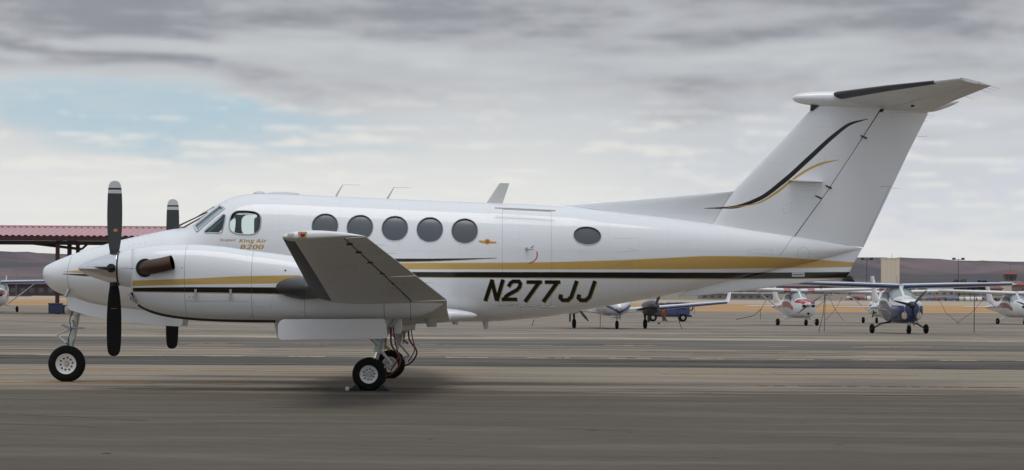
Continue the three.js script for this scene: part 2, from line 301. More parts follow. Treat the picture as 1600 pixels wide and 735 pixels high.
{ const s = []; for (let i = -7; i < 9; i++) s.push([i * 3.3, i * 3.3 + 1.5]); wornStripe('dashed_line', s, zAt(61.5), 0.7, [0.27, 0.235, 0.16], 'row of very worn pale dashes on the patched asphalt', 0.6, 7); }
{ // an old yellow taxi mark
  const q = [[3.2, -33.5, 0.9], [4.1, -33.9, 0.5], [-8.4, -30.3, 1.6], [11.6, -34, 2.0]].map(([x, z, l], i) => { const p = new THREE.PlaneGeometry(l, 0.8); p.rotateX(-Math.PI / 2); p.rotateY(i === 1 ? -0.55 : i === 2 ? 0.12 : -0.1); p.translate(x, 0.005, z); return p; });
  struct('taxi_mark', merge(q), std([0.36, 0.25, 0.1], 0.9)).userData.label = 'short worn yellow taxi marks on the patched asphalt';
}
{ // tarred joints and cracks in the pavement
  const r = rng(5), g = [];
  const crack = (x, z, l, dir, w) => { let px = x, pz = z, a = dir; for (let d = 0; d < l;) { const s = 0.12 + r() * 0.3; a += (r() - 0.5) * 0.7; a += (dir - a) * 0.3; const nx = px + Math.cos(a) * s, nz = pz + Math.sin(a) * s, q = new THREE.PlaneGeometry(s * 1.05, w * (0.6 + 0.8 * r())); q.rotateX(-Math.PI / 2); q.rotateY(-a); q.translate((px + nx) / 2, groundY(px, pz) + 0.0035 + (g.length % 3) * 0.0006, (pz + nz) / 2); g.push(q); px = nx; pz = nz; d += s; } };
  for (let i = 0; i < 16; i++) crack(-12 + r() * 26, 14 - r() * 11, 0.8 + r() * 1.6, (r() - 0.5) * 1.6, 0.02);
  for (let i = 0; i < 22; i++) crack(-16 + r() * 32, -9.8 - r() * 6.4, 1 + r() * 3, (r() - 0.5) * 0.9, 0.11);
  for (let i = 0; i < 30; i++) crack(-22 + r() * 44, -16 - r() * 32, 1.5 + r() * 5, (r() - 0.5) * 0.7, 0.18);
  for (let i = 0; i < 50; i++) crack(-40 + r() * 85, -50 - r() * 75, 2 + r() * 6, (r() - 0.5) * 0.6, 0.3);
  for (const z of [1.15, -9.6, -16.4]) crack(-18, z, 40, 0, z > 0 ? 0.05 : 0.16);
  for (let i = 0; i < 70; i++) { const q = new THREE.CircleGeometry(0.012 + 0.028 * r() * r(), 7); q.rotateX(-Math.PI / 2); q.scale(1 + 2 * r(), 1, 1); q.translate(-9 + r() * 19, 0.0055, 16 - r() * 15); g.push(q.toNonIndexed()); }
  const m = mesh('pavement_cracks', merge(g), std([0.035, 0.034, 0.033], 0.85)); m.userData.kind = 'stuff'; tag(m, 'dark cracks and tarred joints across the airport pavement', 'pavement cracks');
}

// ------------------------------------------------------------------ hills
{
  const pos = [], col = [], idx = [], rows = 90, cols = 200;
  for (let i = 0; i <= rows; i++) {
    const D = 1540 + (9000 - 1540) * (i / rows) ** 1.3, z = DIST - D;
    for (let j = 0; j <= cols; j++) {
      const x = (j / cols * 2 - 1) * D * 0.62, u = x / D;
      const ridgeAng = (71 + 3.5 * fbm(u * 9 + 3, 1, 3) + (u < -0.19 ? -14 * ss(-0.19, -0.235, u) * 0 : 0) - 7 * ss(-0.2, -0.13, u) * (1 - ss(0.0, 0.1, u))) / FOC;
      const ridge = 5600 * ridgeAng, t = ss(1900, 5600, D);
      const gully = fbm(x * 0.0022 + 5, D * 0.0007 + 2, 5), h = 15.5 + (ridge - 15.5) * (0.25 * ss(1500, 3200, D) + 0.75 * t) + gully * 34 * Math.sin(Math.PI * Math.min(1, t * 1.02)) * (1 - 0.55 * t) - 40 * ss(5800, 9000, D);
      pos.push(x, i === 0 ? groundY(x, z) - 0.3 : h, z);
      const a = fbm(x * 0.003, D * 0.0016, 5), b = fbm(x * 0.0016 + 9, D * 0.0011, 5);
      const c = mix3(mix3([0.055, 0.044, 0.056], [0.155, 0.108, 0.108], ss(-0.15, 0.3, b + 0.35 * a)), [0.052, 0.048, 0.042], ss(0.0, 0.3, a) * 0.75); col.push(...c);
    }
  }
  const w = cols + 1; for (let i = 0; i < rows; i++) for (let j = 0; j < cols; j++) { const a = i * w + j; idx.push(a, a + 1, a + w, a + 1, a + w + 1, a + w); }
  const g = new THREE.BufferGeometry(); g.setAttribute('position', new THREE.Float32BufferAttribute(pos, 3)); g.setAttribute('color', new THREE.Float32BufferAttribute(col, 3)); g.setIndex(idx); g.computeVertexNormals();
  struct('hills', g, new THREE.MeshStandardMaterial({ vertexColors: true, roughness: 1, side: THREE.DoubleSide }));
}
scene.fog = new THREE.FogExp2(new THREE.Color().setRGB(0.72, 0.74, 0.84), 0.000022);
const each = (name, geos, mat, parent) => geos.map((g) => mesh(name, g, mat, parent));
// ------------------------------------------------------------------ far things
const atD = (px, D) => { const z = DIST - D, x = (px - CX) / FOC * D; return [x, groundY(x, z), z]; };
const yAt = (px, py, D) => P(px, py, DIST - D)[1];
function leafClump(r, n, seed, flat = 0.8) {                               // leaf sized faces through the volume of a crown
  const q = rng(seed), pos = [], idx = [];
  const lobes = Array.from({ length: 9 }, () => [(q() - 0.5) * 1.3 * r, (q() - 0.45) * 1.2 * r * flat, (q() - 0.5) * 1.3 * r, r * (0.28 + 0.3 * q())]);
  for (let i = 0; i < n; i++) {
    const l = lobes[i % 9], u = q() * 2 - 1, t = q() * 6.283, s = Math.sqrt(1 - u * u), k = l[3] * (0.55 + 0.5 * q());
    const c = new THREE.Vector3(l[0] + s * Math.cos(t) * k, l[1] + u * k, l[2] + s * Math.sin(t) * k), a = new THREE.Vector3(q() - 0.5, q() - 0.5, q() - 0.5).normalize().multiplyScalar(r * (0.06 + 0.08 * q())), b = new THREE.Vector3(q() - 0.5, q() - 0.5, q() - 0.5).normalize().multiplyScalar(r * (0.06 + 0.08 * q())), o = pos.length / 3;
    for (const p of [c.clone().add(a), c.clone().add(b), c.clone().sub(a), c.clone().sub(b)]) pos.push(p.x, p.y, p.z); idx.push(o, o + 1, o + 2, o, o + 2, o + 3);
  }
  const g = new THREE.BufferGeometry(); g.setAttribute('position', new THREE.Float32BufferAttribute(pos, 3)); g.setIndex(idx); const h = g.toNonIndexed(); h.computeVertexNormals(); h.setAttribute('uv', new THREE.Float32BufferAttribute(new Float32Array(h.attributes.position.count * 2), 2)); return h;
}
const leafMat = (c) => std(c, 0.95, 0, { side: THREE.DoubleSide });
function tree(name, label, px, D, pyTop, wpx, col, seed, group) {
  const h = yAt(px, pyTop, D) - atD(px, D)[1], w = wpx / FOC * D;
  const t = thing(name, label, 'tree', atD(px, D), 0, group);
  mesh('trunk', merge([bar([0, -0.3, 0], [0.1, h * 0.55, 0], h * 0.035, h * 0.018), bar([0.05, h * 0.3, 0], [w * 0.25, h * 0.62, 0.2], h * 0.016, h * 0.008), bar([0.05, h * 0.35, 0], [-w * 0.25, h * 0.66, -0.2], h * 0.016, h * 0.008)]), std([0.08, 0.06, 0.045], 0.95), t);
  const g = leafClump(1, 1500, seed); g.scale(w * 0.62, h * 0.46, w * 0.62); g.translate(0, h * 0.6, 0); mesh('crown', g, leafMat(col), t);
  return t;
}

// --- the open hangar at the left
{
  const D = 150, a = atD(-70, D), z0 = a[2], X0 = a[0], X1 = P(272, 400, z0)[0], eave = yAt(95, 369, D), base = atD(95, D)[1];
  const s = thing('open_hangar', 'open sided steel hangar with a pale red corrugated roof behind the nose', 'hangar', [X0, 0, z0]);
  const Lx = X1 - X0, depth = 7, ridge = eave + 0.72, pos = [], idx = [], pit = 0.42;
  const n = Math.round(Lx / pit) * 4;
  const roofSide = (zf, zb, yf, yb) => {
    const p = [], id = []; for (let i = 0; i <= n; i++) { const x = Lx * i / n, u = (i % 4 === 1 || i % 4 === 2) ? 0.07 : 0; p.push(x, yf + u, zf, x, yb + u, zb); } for (let i = 0; i < n; i++) { const q = i * 2; id.push(q, q + 2, q + 1, q + 1, q + 2, q + 3); }
    const g = new THREE.BufferGeometry(); g.setAttribute('position', new THREE.Float32BufferAttribute(p, 3)); g.setIndex(id); const h = g.toNonIndexed(); h.computeVertexNormals(); h.setAttribute('uv', new THREE.Float32BufferAttribute(new Float32Array(h.attributes.position.count * 2), 2)); return h;
  };
  const roofM = std([0.52, 0.30, 0.32], 0.55, 0.0, { side: THREE.DoubleSide });
  mesh('roof', roofSide(0.4, -depth / 2, eave, ridge), roofM, s); mesh('roof', roofSide(-depth / 2, -depth - 0.4, ridge, eave), roofM, s);
  const rust = std([0.055, 0.016, 0.014], 0.6), dk = std([0.028, 0.02, 0.02], 0.8);
  mesh('fascia', box(Lx, 0.30, 0.08, Lx / 2, eave - 0.17, 0.42), rust, s); mesh('ridge_cap', box(Lx, 0.08, 0.5, Lx / 2, ridge + 0.07, -depth / 2), std([0.56, 0.36, 0.37], 0.5), s);
  mesh('eave_beam', box(Lx, 0.2, 0.25, Lx / 2, eave - 0.42, 0.1), dk, s); mesh('eave_beam', box(Lx, 0.2, 0.25, Lx / 2, eave - 0.3, -depth), dk, s);
  const posts = [P(90, 400, z0)[0] - X0, P(90, 400, z0)[0] - X0 - 9.5, P(90, 400, z0)[0] - X0 + 8.2];
  mesh('post', box(0.26, eave - base, 0.26, posts[0] + 0.56, (eave + base) / 2 - 0.2, -1.2), rust, s); mesh('brace', bar([posts[0] - 1.6, eave - 0.5, 0], [posts[0] + 1.5, eave - 0.85, -0.6], 0.1, 0.1, 6), dk, s); mesh('brace', bar([posts[0] + 1.5, eave - 0.85, -0.6], [posts[0] + 2.0, eave - 0.4, -0.6], 0.08, 0.08, 6), dk, s);
  posts.forEach((x, i) => {
    for (const z of [0, -depth]) mesh('post', box(0.24, eave - 0.3 - base + 0.3, 0.24, x, (eave - 0.4 + base - 0.3) / 2 , z), rust, s);
    const tr = mesh('rafter', box(0.2, 0.22, depth / 2 + 0.1, 0, 0, 0), dk, s); tr.position.set(x, (eave + ridge) / 2 - 0.4, -depth / 4); tr.rotation.x = Math.atan((ridge - eave) / (depth / 2));
    const t2 = mesh('rafter', box(0.2, 0.22, depth / 2 + 0.1, 0, 0, 0), dk, s); t2.position.set(x, (eave + ridge) / 2 - 0.4, -depth * 0.75); t2.rotation.x = -Math.atan((ridge - eave) / (depth / 2));
  });
  for (let i = 0; i < 7; i++) { const k = (i + 0.5) / 7; mesh('purlin', box(Lx, 0.12, 0.1, Lx / 2, eave - 0.16 + (ridge - eave) * (1 - Math.abs(k * 2 - 1)), -depth * k), dk, s); }
  // bins at the foot of the posts
  [[87, 0.86, 'large dark blue bin at the foot of the left hangar post', 0.9], [98, 0.8, 'dark blue bin between the two hangar posts beside the nose', 0.75]].forEach(([px, w, label, h], i) => {
    const p = atD(px, D - 1.6 + i), b = thing('storage_bin', label, 'bin', p); const m = std([0.022, 0.035, 0.085], 0.6);
    mesh('bin_body', box(w, h * 0.72, 0.6, 0, h * 0.36 + 0.04, 0, 0.04), m, b); mesh('lid', box(w * 1.04, 0.08, 0.64, 0, h * 0.78, 0, 0.03), std([0.03, 0.05, 0.11], 0.5), b);
  });
}
// --- low buildings, towers, poles
function longHouse(name, label, px0, px1, pyTop, D, wallC, roofC, opts = {}) {
  const a = atD(px0, D), b = atD(px1, D), top = yAt((px0 + px1) / 2, pyTop, D), t = thing(name, label, 'building', [a[0], a[1], a[2]]), w = b[0] - a[0], h = top - a[1], rh = opts.roof ?? h * 0.25, dp = opts.depth ?? 14;
  mesh('wall', box(w, h - rh + 0.5, dp, w / 2, (h - rh - 0.5) / 2, -dp / 2), std(wallC, 0.9), t);
  const sh = new THREE.Shape([[0.8, 0], [-dp / 2, rh], [-dp - 0.8, 0]].map((q) => new THREE.Vector2(...q))), e = new THREE.ExtrudeGeometry(sh, { depth: w + 1, bevelEnabled: false }); e.rotateY(-Math.PI / 2); e.rotateY(0); e.translate(w + 0.5, h - rh + 0.01, 0);
  const q = e.attributes.position; const gg = new THREE.ExtrudeGeometry(new THREE.Shape([[0, -0.2], [0, 0.1], [dp / 2, rh], [dp + 1.6, 0.1], [dp + 1.6, -0.2]].map((v) => new THREE.Vector2(...v))), { depth: w + 1, bevelEnabled: false }); gg.rotateY(Math.PI / 2); gg.translate(-0.5, h - rh + 0.21, 0.8);
  mesh('roof', gg, std(roofC, 0.8), t);
  const n = opts.windows ?? 0; for (let i = 0; i < n; i++) { const x = w * (i + 0.5) / n; mesh(opts.doors ? 'hangar_door' : 'window', box(w / n * (opts.fill ?? 0.55), (h - rh) * (opts.tall ?? 0.45), 0.12, x, (h - rh) * (opts.mid ?? 0.5), 0.03), opts.doors ? std([0.3, 0.28, 0.27], 0.8) : M.darkGlass, t); }
  return t;
}
longHouse('terminal_building', 'long low brown building with a blue roof edge and dark windows left of the nose', -60, 130, 438.5, 620, [0.10, 0.06, 0.055], [0.05, 0.075, 0.16], { windows: 13, fill: 0.5, tall: 0.4, roof: 1.1 });
longHouse('storage_building', 'very long low mauve building below the hills behind the blue airplane', 1150, 1381, 444, 1000, [0.19, 0.125, 0.14], [0.25, 0.16, 0.18], { windows: 9, doors: true, fill: 0.3, tall: 0.5, mid: 0.3 });
longHouse('hangar_row', 'low red roofed building row left of the control tower', 1500, 1566, 448, 985, [0.30, 0.25, 0.21], [0.26, 0.075, 0.055], { windows: 7, fill: 0.5 });
longHouse('airport_shed', 'red roofed shed at the right edge beside the control tower', 1592, 1650, 441, 990, [0.32, 0.22, 0.17], [0.27, 0.08, 0.06], { windows: 4 });
longHouse('white_shed', 'white low shed row between the tan block and the green trees', 1402, 1492, 451, 975, [0.5, 0.48, 0.44], [0.42, 0.4, 0.37], { windows: 8, fill: 0.4 });
longHouse('grey_shed', 'pale low shed left of the red and white airplane', 1095, 1215, 457, 860, [0.34, 0.31, 0.3], [0.30, 0.27, 0.26], { windows: 10, fill: 0.45 });
{
  const D = 1050, a = atD(1392, D), top = yAt(1392, 404, D), w = 26.5 / FOC * D, h = top - a[1], t = thing('concrete_tower', 'plain tan windowless tower block standing before the hills', 'tower', a), m = std([0.8, 0.69, 0.55], 0.9);
  for (let i = 0; i < 4; i++) mesh('wall_panel', box(w / 4 - 0.06, h + 1, 5, (i - 1.5) * w / 4, h / 2 - 0.5, -2.5 + (i % 2) * 0.05), m, t);
  mesh('parapet', box(w + 0.3, 0.5, 5.3, 0, h + 0.1, -2.5), std([0.7, 0.6, 0.48], 0.9), t); mesh('roof_mast', bar([0.6, h, -2], [0.6, h + 2.2, -2], 0.07), M.dark, t);
}
{
  const D = 1020, a = atD(1578, D), t = thing('control_tower', 'airport control tower with tan base, dark glass cab and red roof', 'tower', a), k = FOC / D, y = (py) => yAt(1578, py, D) - a[1], wall = std([0.78, 0.67, 0.53], 0.9);
  mesh('wall', box(27 / k, y(441) + 1, 5.5, 0, y(441) / 2 - 0.5, 0), wall, t); mesh('roof_slab', box(28.5 / k, 0.4, 6, 0, y(440.5), 0), std([0.8, 0.7, 0.57], 0.9), t);
  const shaft = new THREE.CylinderGeometry(8 / k, 8 / k, y(436) - y(441), 8); shaft.translate(0, (y(436) + y(441)) / 2, 0); mesh('shaft', shaft, std([0.16, 0.14, 0.13], 0.8), t);
  const cab = new THREE.CylinderGeometry(10.8 / k, 8.6 / k, y(428.5) - y(437.5), 8); cab.rotateY(Math.PI / 8); cab.translate(0, (y(428.5) + y(437.5)) / 2, 0); mesh('cab_glass', cab, M.darkGlass, t);
  for (let i = 0; i < 8; i++) { const b = i / 8 * Math.PI * 2, c = Math.cos(b), s = Math.sin(b); mesh('mullion', bar([c * 8.8 / k, y(437.5), s * 8.8 / k], [c * 11 / k, y(428.5), s * 11 / k], 0.1, 0.1, 6), M.dark, t); }
  const roof = new THREE.ConeGeometry(11.8 / k, y(423) - y(428.5), 8); roof.rotateY(Math.PI / 8); roof.translate(0, (y(423) + y(428.5)) / 2, 0); mesh('roof', roof, std([0.25, 0.05, 0.04], 0.7), t);
  mesh('antenna', bar([0, y(424), 0], [0, y(412), 0], 0.09, 0.05), M.dark, t); mesh('antenna', bar([2.9, y(429), 0], [2.9, y(420), 0], 0.05, 0.04), M.red, t);
}
{
  const make = (px, label) => { const D = 640, a = atD(px, D), t = thing('light_pole', label, 'light pole', a, 0, 'tall apron light poles'), h = yAt(px, 404, D) - a[1]; mesh('pole', bar([0, -0.5, 0], [0, h, 0], 0.10, 0.07, 10), M.dark, t); mesh('crossarm', box(3.4, 0.14, 0.14, 0, h - 0.3, 0), M.dark, t); for (const s of [-1, 1]) mesh('lamp_head', box(0.9, 0.6, 0.6, s * 1.3, h - 0.05, 0.1, 0.1), M.dark, t); return t; };
  make(1354, 'tall dark light pole with two lamp heads just right of the large tail'); make(1497, 'tall dark light pole with two lamp heads above the yellow green tree');
  const m = atD(25, 560), r = thing('radio_mast', 'thin radio mast on the hill line at the far left', 'mast', m); mesh('mast', bar([0, -0.5, 0], [0, yAt(25, 397, 560) - m[1], 0], 0.08, 0.04, 6), std([0.2, 0.2, 0.21], 0.7), r);
}
tree('broadleaf_tree', 'dark green round tree just right of the large tail', 1327, 960, 430, 22, [0.024, 0.042, 0.018], 21);
tree('broadleaf_tree', 'low dark green tree under the ventral fin of the large airplane', 1292, 960, 440, 22, [0.035, 0.052, 0.02], 22);
tree('broadleaf_tree', 'olive tree half hidden behind the wing of the red airplane', 1200, 900, 450, 22, [0.035, 0.06, 0.018], 28);
tree('broadleaf_tree', 'yellow green tree in front of the second light pole', 1499, 960, 436.5, 17, [0.085, 0.095, 0.03], 23);
tree('broadleaf_tree', 'dark tree right of the yellow green tree', 1533, 980, 437, 17, [0.022, 0.03, 0.018], 24);
tree('bush', 'low dark bush between the yellow green tree and the red roofs', 1516, 970, 443, 16, [0.026, 0.034, 0.018], 25);
tree('bush', 'small olive bush right of the tan block', 1424, 960, 441.5, 11, [0.07, 0.072, 0.03], 26);
tree('bush', 'wide green bush above the propeller of the blue airplane', 1441, 965, 446, 20, [0.055, 0.07, 0.025], 27);
{ // vehicles parked far away along the runway
  const cols = [[0.7, 0.7, 0.7], [0.05, 0.05, 0.06], [0.2, 0.04, 0.04], [0.05, 0.09, 0.2], [0.4, 0.4, 0.42], [0.16, 0.16, 0.17], [0.55, 0.52, 0.45]], mats = cols.map((c) => gloss(c)), r = rng(31), D = 845;
  const sh = new THREE.Shape([[-2.2, 0.3], [-2.2, 0.85], [-1.5, 0.98], [-0.9, 1.45], [0.8, 1.48], [1.5, 1.0], [2.2, 0.85], [2.2, 0.3]].map((q) => new THREE.Vector2(...q))); const bodyG = new THREE.ExtrudeGeometry(sh, { depth: 1.6, bevelEnabled: true, bevelSize: 0.08, bevelThickness: 0.08, bevelSegments: 1 }); bodyG.translate(0, 0, -0.8);
  const win = box(1.9, 0.4, 1.72, -0.05, 1.2, 0, 0.1), wheels = [[-1.35, 0.8], [1.35, 0.8], [-1.35, -0.8], [1.35, -0.8]].map(([x, z]) => { const c = new THREE.CylinderGeometry(0.33, 0.33, 0.2, 14); c.rotateX(Math.PI / 2); c.translate(x, 0.33, z); return c; });
  const names = ['white', 'black', 'red', 'dark blue', 'silver', 'grey', 'cream'];
  const ord = ['first', 'second', 'third', 'fourth', 'fifth', 'sixth', 'seventh', 'eighth', 'ninth', 'tenth', 'eleventh', 'twelfth', 'thirteenth', 'fourteenth', 'fifteenth'], seen = {}; let px = 1326, i = 0; const end = 1606;
  while (px < end) { const k = Math.floor(r() * 7), p = atD(px, D + r() * 4), c = thing('parked_car', `${ord[(seen[k] = (seen[k] ?? -1) + 1)]} ${names[k]} car from the left in the far row beyond the runway`, 'car', p, Math.PI / 2 * (r() < 0.93 ? 1 : 0) + (r() - 0.5) * 0.15, 'vehicles in the far row beyond the runway'); mesh('car_body', bodyG, mats[k], c); mesh('window_band', win, M.darkGlass, c); each('wheel', wheels, M.tyre, c); px += 8.6 + r() * 2.2; i++; }
}

// --- small airplanes
function smallPlane(name, label, cat, px, D, yaw, o) {
  const p = atD(px, D), t = thing(name, label, cat, p, Math.PI / 2 + yaw, o.group);
  const rt = o.retract ? 1 : 0, W = o.white ?? gloss([0.74, 0.75, 0.76]), A = o.accent ?? M.red, N = o.noseMat ?? W;
  const K = o.wide ?? 0.93, b = new Body([[-2.2, 1.46, 0.84, 0.34, 2.4, 0.5], [-2.15, 1.54, 0.70, 0.48, 2.6, 0.5], [-1.9, 1.6, 0.58, 0.58, 2.6], [-1.4, 1.64, 0.5, 0.63, 2.7], [-0.95, 1.66, 0.48, 0.66, 2.8], [-0.5, 1.96, 0.47, 0.67, 2.8], [-0.2, 2.14, 0.47, 0.67, 2.8], [0.5, 2.19, 0.48, 0.67, 2.8], [1.1, 2.1, 0.54, 0.62, 2.7], [2.0, 1.74, 0.68, 0.44, 2.5], [3.6, 1.46, 0.92, 0.22, 2.3], [5.1, 1.3, 1.1, 0.06, 2.1]].map((q) => (q[3] *= K, q)));
  mesh('fuselage', b.geo({ rows: 46, n: 36 }), W, t);
  mesh('cowling', b.patch(-2.19, -1.02, o.cowlFrom ?? -Math.PI, o.cowlTo ?? 0, 0.008, 14, 30), N, t);
  if (o.face) mesh('cowl_face', new THREE.SphereGeometry(1, 24, 16).scale(0.03, 0.34, 0.36 * K).translate(-2.19, 1.14, 0), N, t);
  for (const s of [0, 1]) mesh('stripe', s ? b.patch(-0.98, 4.6, -0.12, 0.12, 0.006, 24, 4) : b.patch(-0.98, 4.6, Math.PI - 0.12, Math.PI + 0.12, 0.006, 24, 4), A, t);
  if (o.belly) mesh('belly_paint', b.patch(-1.0, 2.4, -Math.PI + 0.15, -0.15, 0.005, 20, 24), o.belly, t);
  mesh('windscreen', b.patch(-0.86, -0.26, 0.62, Math.PI / 2 - 0.03, 0.008, 10, 12, [0.12, 0.0]), M.darkGlassLight, t); mesh('windscreen', b.patch(-0.86, -0.26, Math.PI / 2 + 0.03, Math.PI - 0.62, 0.008, 10, 12, [0.0, 0.12]), M.darkGlassLight, t);
  for (const s of [0, 1]) { const a0 = s ? Math.PI - 0.62 : 0.24, a1 = s ? Math.PI - 0.24 : 0.62; mesh('side_window', b.patch(-0.55, 0.35, a0, a1, 0.008, 8, 6), M.darkGlass, t); mesh('side_window', b.patch(0.42, 1.0, a0, a1, 0.008, 8, 6), M.darkGlass, t); }
  const h = 5.5, wsec = (z) => ({ le: [-0.42 + (Math.abs(z) > 2.6 ? 0.06 * (Math.abs(z) - 2.6) : 0), 2.17 + Math.abs(z) * 0.028, z], te: [1.2 - (Math.abs(z) > 2.6 ? 0.16 * (Math.abs(z) - 2.6) : 0), 2.10 + Math.abs(z) * 0.028, z], t: 0.15 });
  for (const s of [1, -1]) {
    const S = [wsec(s * 0.1), wsec(s * 2.6), wsec(s * (h - 0.25)), { ...wsec(s * h), t: 0.05 }];
    const w = mesh('wing', foil(S, 0.05, 1, 14, 0.02, s < 0), W, t); mesh('leading_edge', foil(S.slice(0, 3), 0, 0.05, 8, 0.02, s < 0, undefined, 1.03), o.leading ?? W, w);
    if (o.tips) mesh('wing_tip', foil([wsec(s * (h - 0.22)), { ...wsec(s * (h + 0.1)), t: 0.05 }], 0, 1, 12, 0.02, s < 0, undefined, 1.06), o.tips, w);
    if (o.root) mesh('wing_root', foil([wsec(s * 0.55), wsec(s * 1.0)], 0, 0.4, 12, 0.02, s < 0, undefined, 1.08), o.root, w);
    if (!o.noStrut) mesh('wing_strut', bar([0.1, 0.62, s * 0.62], [0.2, 2.14, s * 2.55], 0.045, 0.04, 10), W, t);
    mesh('tie_down_ring', bar([0.3, 2.12, s * 3.6], [0.3, 2.02, s * 3.6], 0.02, 0.02, 6), M.dark, w);
    const st = (z) => ({ le: [4.35 + 0.1 * Math.abs(z), 1.2, z], te: [5.2, 1.2, z], t: 0.09 });
    mesh('horizontal_stabilizer', foil([st(s * 0.02), st(s * 1.75), { ...st(s * 1.9), t: 0.03 }], 0, 1, 10, 0, s < 0), o.stab ?? W, t);
    const wh = [0.0, 0.22, s * 1.27];
    mesh('main_gear_leg', merge([bar([-0.02, 0.54, s * 0.42], [0, 0.46, s * 0.85], 0.045, 0.04, 8), bar([0, 0.46, s * 0.85], [0, 0.25, s * 1.2], 0.04, 0.032, 8)]), o.leg ?? W, t);
    const ty = new THREE.TorusGeometry(0.13, 0.095, 12, 24); ty.translate(...wh); mesh('tyre', ty, M.tyre, t); const hb = new THREE.CylinderGeometry(0.1, 0.1, 0.11, 16); hb.rotateX(Math.PI / 2); hb.translate(...wh); mesh('wheel_hub', hb, M.rim, t);
  }
  mesh('vertical_fin', foil([{ le: [3.2, 1.5, 0], te: [4.95, 1.42, 0], t: 0.05, up: [0, 0, 1] }, { le: [3.95, 1.75, 0], te: [5.0, 1.7, 0], t: 0.08, up: [0, 0, 1] }, { le: [4.72, 2.72, 0], te: [5.35, 2.72, 0], t: 0.08, up: [0, 0, 1] }], 0, 1, 12), o.fin ?? W, t);
  mesh('rudder_stripe', foil([{ le: [4.6, 2.2, 0], te: [5.2, 2.2, 0], t: 0.105, up: [0, 0, 1] }, { le: [4.75, 2.45, 0], te: [5.28, 2.45, 0], t: 0.105, up: [0, 0, 1] }], 0, 1, 10), A, t);
  const nx = -1.68, ng = [nx, 0.2, 0]; mesh('nose_gear_leg', merge([bar([nx + 0.06, 0.62, 0], [nx, 0.44, 0], 0.045, 0.04, 10), bar([nx, 0.44, 0.08], [nx, 0.2, 0.09], 0.018, 0.018, 6), bar([nx, 0.44, -0.08], [nx, 0.2, -0.09], 0.018, 0.018, 6), bar([nx, 0.44, -0.1], [nx, 0.44, 0.1], 0.025, 0.025, 6)]), M.gearGrey, t);
  const ty = new THREE.TorusGeometry(0.12, 0.085, 12, 24); ty.translate(...ng); mesh('tyre', ty, M.tyre, t);
  // intakes, spinner and propeller
  for (const s of [1, -1]) mesh('air_intake', new THREE.SphereGeometry(0.12, 14, 10).scale(0.3, o.lowIntake ? 1.5 : 0.75, 1.15).translate(o.lowIntake ? -2.16 : -2.19, o.lowIntake ? 0.84 : 1.22, s * (o.lowIntake ? 0.33 : 0.29)), o.intake ?? M.hole, t);
  mesh('carburettor_intake', new THREE.SphereGeometry(0.1, 14, 10).scale(0.3, 1, 0.9).translate(-2.16, 0.78, 0), M.hole, t);
  mesh('exhaust_pipe', bar([-1.5, 0.56, 0.25], [-1.6, 0.4, 0.27], 0.035, 0.035, 10), M.steel, t);
  const sp = new THREE.LatheGeometry([[0.001, 0], [0.06, 0.04], [0.115, 0.16], [0.15, 0.34], [0, 0.34]].map(([a, c]) => new THREE.Vector2(a, c)), 24); sp.rotateZ(-Math.PI / 2); sp.translate(-2.54, 1.3, 0); mesh('spinner', sp, o.spinner ?? W, t);
  const bl = [[0.1, 0.07], [0.3, 0.13], [0.6, 0.14], [0.86, 0.10], [0.95, 0.03]].map(([r, c], i) => { const a = 1.1 - r * 0.75; return { le: [-c * 0.5 * Math.cos(a), r, c * 0.5 * Math.sin(a)], te: [c * 0.5 * Math.cos(a), r, -c * 0.5 * Math.sin(a)], t: 0.14, up: [Math.sin(a), 0, Math.cos(a)] }; }), bg = foil(bl, 0, 1, 8, 0, true);
  for (let k = 0; k < (o.blades ?? 2); k++) { const q = mesh('propeller_blade', bg, o.bladeMat ?? M.dark, t); q.position.set(-2.3, 1.3, 0); q.rotation.x = (o.prop ?? 0.9) + k * Math.PI * 2 / (o.blades ?? 2); }
  mesh('whip_antenna', bar([0.7, 2.1, 0.1], [0.85, 2.7, 0.1], 0.012, 0.006, 5), M.dark, t);
  return t;
}
M.darkGlassLight = new THREE.MeshPhysicalMaterial({ color: new THREE.Color().setRGB(0.30, 0.33, 0.35), roughness: 0.06, clearcoat: 1, clearcoatRoughness: 0.02 });
const W2 = gloss([0.74, 0.75, 0.76]), BLUE = gloss([0.012, 0.03, 0.13]), RED = gloss([0.42, 0.035, 0.04]), MAROON = gloss([0.2, 0.03, 0.04]), BEIGE = gloss([0.5, 0.42, 0.3]);
smallPlane('high_wing_airplane', 'white and red high wing airplane facing us under the large tail', 'airplane', 1246, 139, 0.19, { accent: RED, noseMat: RED, cowlFrom: 0.55, cowlTo: Math.PI - 0.55, belly: null, tips: RED, root: RED, spinner: gloss([0.7, 0.5, 0.5]), prop: 0.95, bladeMat: std([0.09, 0.07, 0.12], 0.5), fin: gloss([0.7, 0.68, 0.68]) });
smallPlane('high_wing_airplane', 'blue nosed white high wing airplane, the largest of the row at the right', 'airplane', 1405, 103, 0.09, { wide: 1.0, accent: BLUE, noseMat: BLUE, cowlFrom: -Math.PI - 0.3, cowlTo: 0.3, stab: gloss([0.5, 0.53, 0.6]), fin: W2, belly: BLUE, leading: BLUE, noStrut: true, spinner: M.dark, prop: 0.75, blades: 3, lowIntake: true, face: true, intake: BEIGE, leg: M.dark });
smallPlane('high_wing_airplane', 'plain white high wing airplane half hidden behind the blue nosed one', 'airplane', 1377, 157, -0.35, { accent: M.gearGrey, prop: 0.2 });
smallPlane('high_wing_airplane', 'white high wing airplane with a red spinner cut by the right edge', 'airplane', 1586, 155, 0.18, { accent: MAROON, spinner: RED, prop: -1.25, bladeMat: std([0.05, 0.08, 0.16], 0.5) });
